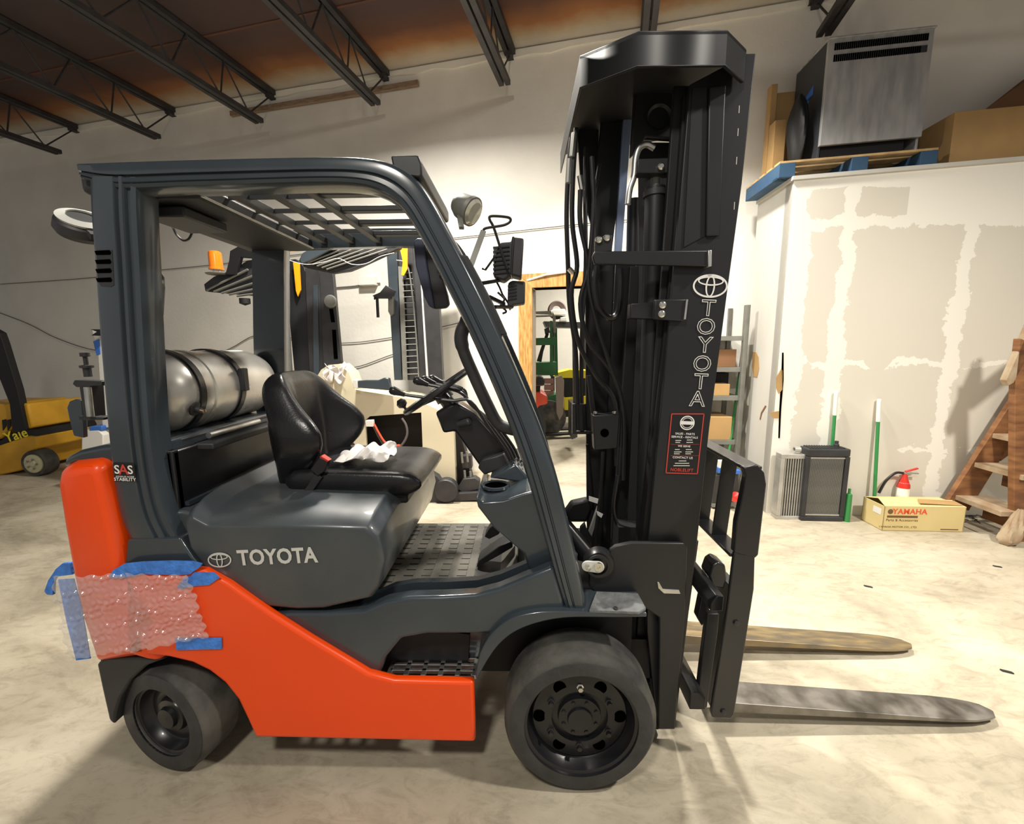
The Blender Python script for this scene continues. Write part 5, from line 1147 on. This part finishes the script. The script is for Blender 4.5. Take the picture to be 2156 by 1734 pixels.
cp_('mast_channel', [(813, 520), (835, 520), (846, 800), (830, 800), (820, 640)], YM, YM+.12, M['grey'])
cp_('mast_channel', [(868, 515), (918, 515), (932, 800), (885, 800)], YM-.02, YM+.1, M['dark'])
cp_('mast_rail', [(838, 560), (848, 560), (858, 800), (848, 800)], YM-.02, YM, M['greymetal'], bevel=.002)
cp_('mast_rail', [(886, 600), (889, 600), (902, 800), (898, 800)], YM-.04, YM-.02, M['silver'], bevel=0, smooth=0)
cp_('mast_back', [(835, 520), (868, 520), (886, 800), (848, 800)], YM+.08, YM+.1, M['dark'])
for k in range(18): MB().tube(Ps([(846+k*.7, 575+k*12.5), (868+k*.9, 574+k*12.5)], YM-.03), .004, 5).build('guard_mesh_wire', M['greymetal'], ct)
MB().tube(cr(Ps([(835, 548), (850, 552), (862, 575), (874, 680), (882, 800)], YM-.05), 5), .008, 6).build('guard_frame_wire', M['greymetal'], ct)
cp_('mast_decal', [(840, 515), (858, 515), (858, 565), (850, 580), (845, 578), (848, 550)], YM-.07, YM-.055, M['decal'], bevel=0, smooth=0)
MB().tube(Ps([(788, 628), (794, 628), (796, 668)], YM-.1), .016, 8).build('hanging_handle', M['soot'], ct)
cp_('mast_bracket', [(800, 615), (812, 600), (832, 612), (828, 622), (816, 628), (790, 628), (784, 622)], YM-.1, YM-.06, M['dark'])
cp_('mast_bumper', [(817, 625), (828, 625), (828, 660), (822, 665), (817, 655)], YM-.05, YM, M['greymetal'])
# overhead guard with ribs
def quadz(pts, z): return [PZ(x, y, z) for x, y in pts]
G0 = cp_('overhead_guard', [(429, 598), (450, 582), (495, 565), (520, 548), (560, 545), (600, 560), (602, 580), (570, 612), (530, 622), (432, 613)], 3.05, 3.12, M['dark'], bevel=.006)
for k in range(5): MB().tube([P(435+k*16, 611+k*3.0, 3.03), P(522+k*17, 567+k*11, 3.03)], .011, 6).build('guard_rib', M['greymetal'], G0)
MB().lathe([(0, 0), (.05, 0), (.05, .05), (0, .07)], P(515, 628, 3.04), -Zv, 16).build('guard_lamp', M['soot'], G0)
G1 = cp_('overhead_guard', [(629, 548), (636, 533), (655, 522), (845, 512), (842, 522), (760, 560), (735, 570), (700, 575), (640, 562)], 3.05, 3.12, M['dark'], bevel=.006)
cp_('guard_pad', [(630, 546), (637, 532), (655, 521), (712, 517), (650, 550), (634, 556)], 3.0, 3.05, M['grey'], G1, .008)
for k in range(5): MB().tube([P(648+k*10, 553+k*3.5, 3.03), P(735+k*20, 519+k*1.5, 3.03)], .009, 6).build('guard_rib', M['greymetal'], G1)
cp_('guard_arm', [(474, 578), (482, 548), (484, 528), (500, 519), (570, 522), (570, 545), (506, 541), (496, 578)], 3.0, 3.05, M['soot'])
MB().tube(cr(Ps([(558, 529), (590, 541), (640, 556), (680, 552), (712, 544), (740, 556), (770, 555), (800, 540), (830, 532)], 2.95), 5), .0035, 6).build('guard_cord', M['whiteplastic'], ct)
bp = P(457, 578, 3.02)
MB().lathe([(0, 0), (.09, 0), (.1, .01), (.06, .02), (0, .02)], bp, Zv, 24).build('beacon_plate', M['greymetal'], ct)
for dx in (-.03, .03): MB().cyl(bp+Vector((dx, 0, .015)), bp+Vector((dx, 0, .05)), .006, 6).build('beacon_stud', M['zinc'], ct)
bt_ = bp+Zv*.045
bc = MB().lathe([(0, 0), (.066, 0), (.066, .015), (.06, .02), (.058, .14), (.054, .165), (.04, .175), (0, .175)], bt_, Zv, 28).build('beacon_lens', M['amber'], ct)
tag(MB().grid(lambda u, v: P(683+42*u+5*math.sin(7*v), 764+8*math.sin(3*u)*1+v*(34 if (u < .35 or u > .62) else 16)+4*math.sin(u*11), YR-.012-.03*abs(math.sin(9*u+2*v))), 24, 12).build('white_rag', M['towel'], smooth=30, solid=.002), 'white rag draped over the rounded top of the cream lift truck', 'rag')

# yellow forklift at the left edge
YY = 3.85
yt = thing('yellow_forklift', 'yellow and black forklift cut off by the left edge of the picture', 'forklift', (P(0, 1000, YY).x, YY+.4, 0))
def yp(name, pts, y0, y1, m, par=None, bevel=.006, **k): return plate(name, pts, y0, y1, m, par or yt, bevel, **k)
yp('lower_body', [(-90, 950), (0, 935), (58, 916), (77, 918), (78, 945), (58, 953), (49, 965), (45, 990), (0, 1000), (-90, 1010)], YY, YY+.8, M['yellow'], bevel=.02)
yp('body_band', [(-90, 925), (0, 928), (20, 915), (55, 903), (70, 905), (77, 918), (58, 916), (0, 937), (-90, 952)], YY-.005, YY+.78, M['soot'])
yp('seat_cowl', [(-90, 850), (0, 850), (20, 848), (30, 880), (26, 900), (0, 925), (-90, 925)], YY+.02, YY+.7, M['yellow'], bevel=.02)
yp('counterweight', [(36, 856), (50, 848), (58, 850), (69, 900), (55, 905), (40, 905)], YY+.02, YY+.7, M['yellow'], bevel=.02)
yp('roof_pillar', [(-20, 690), (-2, 700), (6, 722), (36, 820), (54, 905), (26, 912), (20, 850), (0, 800), (-20, 760)], YY-.02, YY+.06, M['soot'])
for x0, x1 in ((4, 12), (14, 22)): yp('cowl_slot', [(x0, 884), (x1, 882), (x1+1, 896), (x0+2, 906)], YY+.012, YY+.02, M['soot'], bevel=0, smooth=0)
c = P(70, 976, YY-.06); r_ = c.z
MB().lathe([(0, 0), (r_*.68, 0), (r_*.7, .01), (r_-.01, .0), (r_, .02), (r_, .16), (0, .16)], c, (0, 1, 0), 32).build('tire', M['rubber'], yt)
rm = MB().lathe([(0, -.012), (.03, -.012), (.04, -.004), (r_*.62, -.012), (r_*.7, -.006), (r_*.72, .02), (0, .02)], c, (0, 1, 0), 28).build('wheel_rim', M['rim'], yt)
for k in range(5): a = k*2*PI/5; MB().lathe([(0, 0), (.012, 0), (.012, -.012), (0, -.014)], c+Vector((.06*math.cos(a), -.012, .06*math.sin(a))), (0, 1, 0), 6).build('lug_nut', M['greymetal'], rm)
text('lettering', 'Yale', P(34, 916, YY-.006), P(48, 911, YY)-P(20, 919, YY), (0, 0, 1), .17, M['brightyellow'], yt, bold=.02)

# blue and white machine glimpsed behind the rear pillar
bs = thing('floor_scrubber', 'blue and white machine glimpsed behind the propane bracket at the left', 'floor scrubber', (P(200, 960, 3.2).x, 3.3, 0))
plate('white_base', [(171, 950), (172, 906), (207, 905), (217, 915), (217, 950)], 3.2, 3.5, M['whiteplastic'], bs, .01)
plate('blue_tank', [(186, 898), (214, 896), (214, 906), (188, 908)], 3.2, 3.5, M['bluepaint'], bs, .01)
plate('lower_body', [(171, 950), (260, 950), (260, 990), (171, 990)], 3.2, 3.5, M['greymetal'], bs, .01)
plate('mast_post', [(192, 694), (260, 694), (260, 900), (215, 900), (205, 740)], 3.25, 3.4, M['whiteplastic'], bs, .01)
plate('blue_panel', [(196, 718), (208, 714), (210, 745), (203, 748)], 3.24, 3.25, M['bluepaint'], bs, 0)
plate('top_bracket', [(190, 693), (215, 693), (215, 707), (192, 706), (204, 698)], 3.15, 3.24, M['soot'], bs, 0)

# ================================================================== the room behind the door
YG = 6.4
gl_ = thing('green_lift', 'green boom lift basket with railings seen through the doorway', 'lift', (P(1150, 880, YG).x, YG, 0))
def gp(name, pts, m, par, y=YG, d=.06, bevel=.003): return plate(name, pts, y, y+d, m, par, bevel, smooth=0)
for k, pts in enumerate(([(1158, 675), (1163, 675), (1165, 792), (1158, 792)], [(1167, 690), (1173, 690), (1175, 790), (1168, 790)])): gp('post', pts, M['green'], gl_, YG+k*.3)
gp('rail', [(1110, 656), (1160, 654), (1163, 662), (1110, 660)], M['greymetal'], gl_); gp('rail', [(1110, 664), (1158, 663), (1163, 666), (1110, 668)], M['greymetal'], gl_)
gp('rail', [(1163, 655), (1170, 668), (1170, 700), (1166, 700), (1164, 670)], M['greymetal'], gl_)
gp('basket_rail', [(1110, 712), (1170, 710), (1170, 726), (1110, 727)], M['green'], gl_, YG-.02); gp('basket_panel', [(1110, 764), (1172, 762), (1172, 790), (1110, 790)], M['green'], gl_, YG-.02, .5)
gp('control_mast', [(1130, 760), (1138, 735), (1150, 700), (1156, 702), (1144, 740), (1140, 762)], M['soot'], gl_, YG+.1)
gp('control_box', [(1146, 692), (1156, 688), (1158, 700), (1148, 704)], M['dark'], gl_, YG+.1)
gp('chassis', [(1140, 835), (1172, 830), (1175, 870), (1168, 890), (1140, 895)], M['green'], gl_, YG-.1, .6)
c = P(1155, 880, YG-.2); MB().lathe([(0, 0), (c.z*.5, 0), (c.z, .03), (c.z, .2), (0, .2)], c, (0, 1, 0), 28).build('wheel', M['rubber'], gl_)
for k in range(3): gp('crate_panel', [(1146, 797+13*k), (1166, 797+13*k), (1166, 808+13*k), (1146, 808+13*k)], mat('dusty_rose_%s' % k, (.3, .16, .14), .7), gl_, YG-.05, .1)
gp('support_column', [(1170, 795), (1182, 790), (1188, 800), (1186, 870), (1178, 885), (1172, 870)], mat('taupe_steel', (.22, .18, .15), .6), gl_, YG-.3, .1)
y6 = 6.9
gg = thing('parked_machine', 'dark machine with yellow hood, spare tire and white cap beyond the doorway', 'machine', (P(1195, 860, y6).x, y6, 0))
gp('yellow_hood', [(1166, 792), (1175, 784), (1200, 778), (1240, 780), (1240, 796), (1176, 795)], M['brightyellow'], gg, y6, .5); gp('yellow_battery', [(1188, 837), (1240, 833), (1240, 862), (1189, 863)], M['brightyellow'], gg, y6, .4)
gp('engine', [(1176, 796), (1240, 796), (1240, 834), (1190, 836)], M['soot'], gg, y6+.05, .4); gp('platform', [(1145, 676), (1240, 678), (1240, 690), (1150, 688)], M['dark'], gg, y6+.4, .5)
gp('cargo_frame', [(1176, 863), (1240, 863), (1240, 876), (1182, 878)], M['soot'], gg, y6+.0, .4)
c = P(1173, 652, y6+.6); MB().lathe([(.09, 0), (.16, -.02), (.18, .0), (.18, .16), (.09, .16)], c, (0, 1, 0), 30).build('spare_tire', mat('brown_rubber', (.09, .06, .05), .7), gg)
gp('white_cap', [(1158, 655), (1165, 650), (1190, 650), (1194, 664), (1158, 664)], M['whiteplastic'], gg, y6+.4, .4, .02); gp('lamp', [(1180, 668), (1194, 667), (1194, 676), (1178, 676)], M['silver'], gg, y6+.38, .1, .01)
gp('support_leg', [(1160, 690), (1168, 690), (1168, 876), (1160, 876)], M['dark'], gg, y6+.6, .1); gp('support_leg', [(1228, 690), (1236, 690), (1236, 876), (1228, 876)], M['dark'], gg, y6+.6, .1)
gf = thing('green_rack', 'green steel rack visible between the hydraulic hoses', 'rack', (P(1260, 880, 6.2).x, 6.2, 0))
for pts in ([(1240, 690), (1246, 690), (1250, 880), (1244, 880)], [(1282, 650), (1290, 650), (1290, 880), (1282, 880)], [(1262, 650), (1312, 648), (1312, 660), (1262, 662)], [(1244, 706), (1290, 704), (1290, 712), (1244, 714)], [(1244, 745), (1290, 742), (1290, 758), (1244, 760)]): gp('frame_bar', pts, M['green'], gf, 6.2)
# red machine and forks just before the doorway
y5 = 4.9
rd_ = thing('red_forklift', 'small red forklift with black seat standing in the doorway, forks lowered', 'forklift', (P(1140, 900, y5).x, y5, 0))
gp('seat', [(1124, 800), (1130, 792), (1142, 793), (1148, 800), (1146, 812), (1124, 814)], M['vinyl'], rd_, y5, .4, .02); gp('seat_stem', [(1124, 814), (1138, 812), (1136, 832), (1124, 834)], M['soot'], rd_, y5+.1, .2)
gp('red_body', [(1118, 826), (1138, 825), (1153, 834), (1153, 850), (1135, 855), (1118, 880)], mat('red_paint', (.5, .05, .02), .4), rd_, y5, .6, .02); gp('lower_body', [(1118, 855), (1142, 853), (1150, 900), (1146, 925), (1118, 925)], M['soot'], rd_, y5+.02, .5)
gp('carriage', [(1204, 850), (1212, 848), (1216, 920), (1204, 925)], M['black'], rd_, y5, .5)
for dy, yy in ((0, 918), (.45, 908)): MB().prism([PZ(1145, yy+dy*0, .06), PZ(1212, yy-3, .06), PZ(1212, yy-7, .06), PZ(1145, yy-4, .06)], (0, 0, .03)).build('fork', M['soot'], rd_, smooth=0)
gp('mast_strip', [(1206, 700), (1214, 700), (1216, 850), (1208, 850)], M['black'], rd_, y5+.05, .1)
# floor jack glimpsed through the load backrest
fj = thing('tool_cart', 'black low cart with blue handle and red cap seen through the load backrest', 'cart', (P(1530, 1050, 2.7).x, 2.7, 0))
gp('cart_body', [(1500, 1000), (1555, 996), (1556, 1055), (1500, 1060)], M['dark'], fj, 2.7, .22, .01); gp('blue_strip', [(1512, 985), (1524, 984), (1526, 996), (1512, 996)], M['bluepaint'], fj, 2.68, .05); gp('white_cap', [(1515, 970), (1525, 970), (1526, 985), (1514, 985)], M['whiteplastic'], fj, 2.68, .05)
gp('blue_strip', [(1546, 990), (1560, 990), (1560, 998), (1546, 998)], M['bluepaint'], fj, 2.68, .05)
gp('cart_base', [(1500, 1060), (1556, 1055), (1556, 1066), (1500, 1068)], M['greymetal'], fj, 2.7, .22, .005)
MB().lathe([(0, 0), (.045, 0), (.05, .03), (0, .05)], P(1551, 1047, 2.66), (-.6, -.4, .3), 16).build('red_cap', M['extred'], fj)
# bits on the floor
for x, y in ((2120, 1413), (2100, 1192), (1828, 1234)): 
    c = PZ(x, y, .004); tag(MB().obox(c, (1, -.5, 0), .02, (0, 1, 0), .006, Zv, .003).build('debris', M['dark']), {2120: 'dark chip of debris on the floor right of the fork tips', 2100: 'thin dark scrap on the floor near the right edge', 1828: 'small dark scrap on the floor between forks and carton'}[x], 'debris')
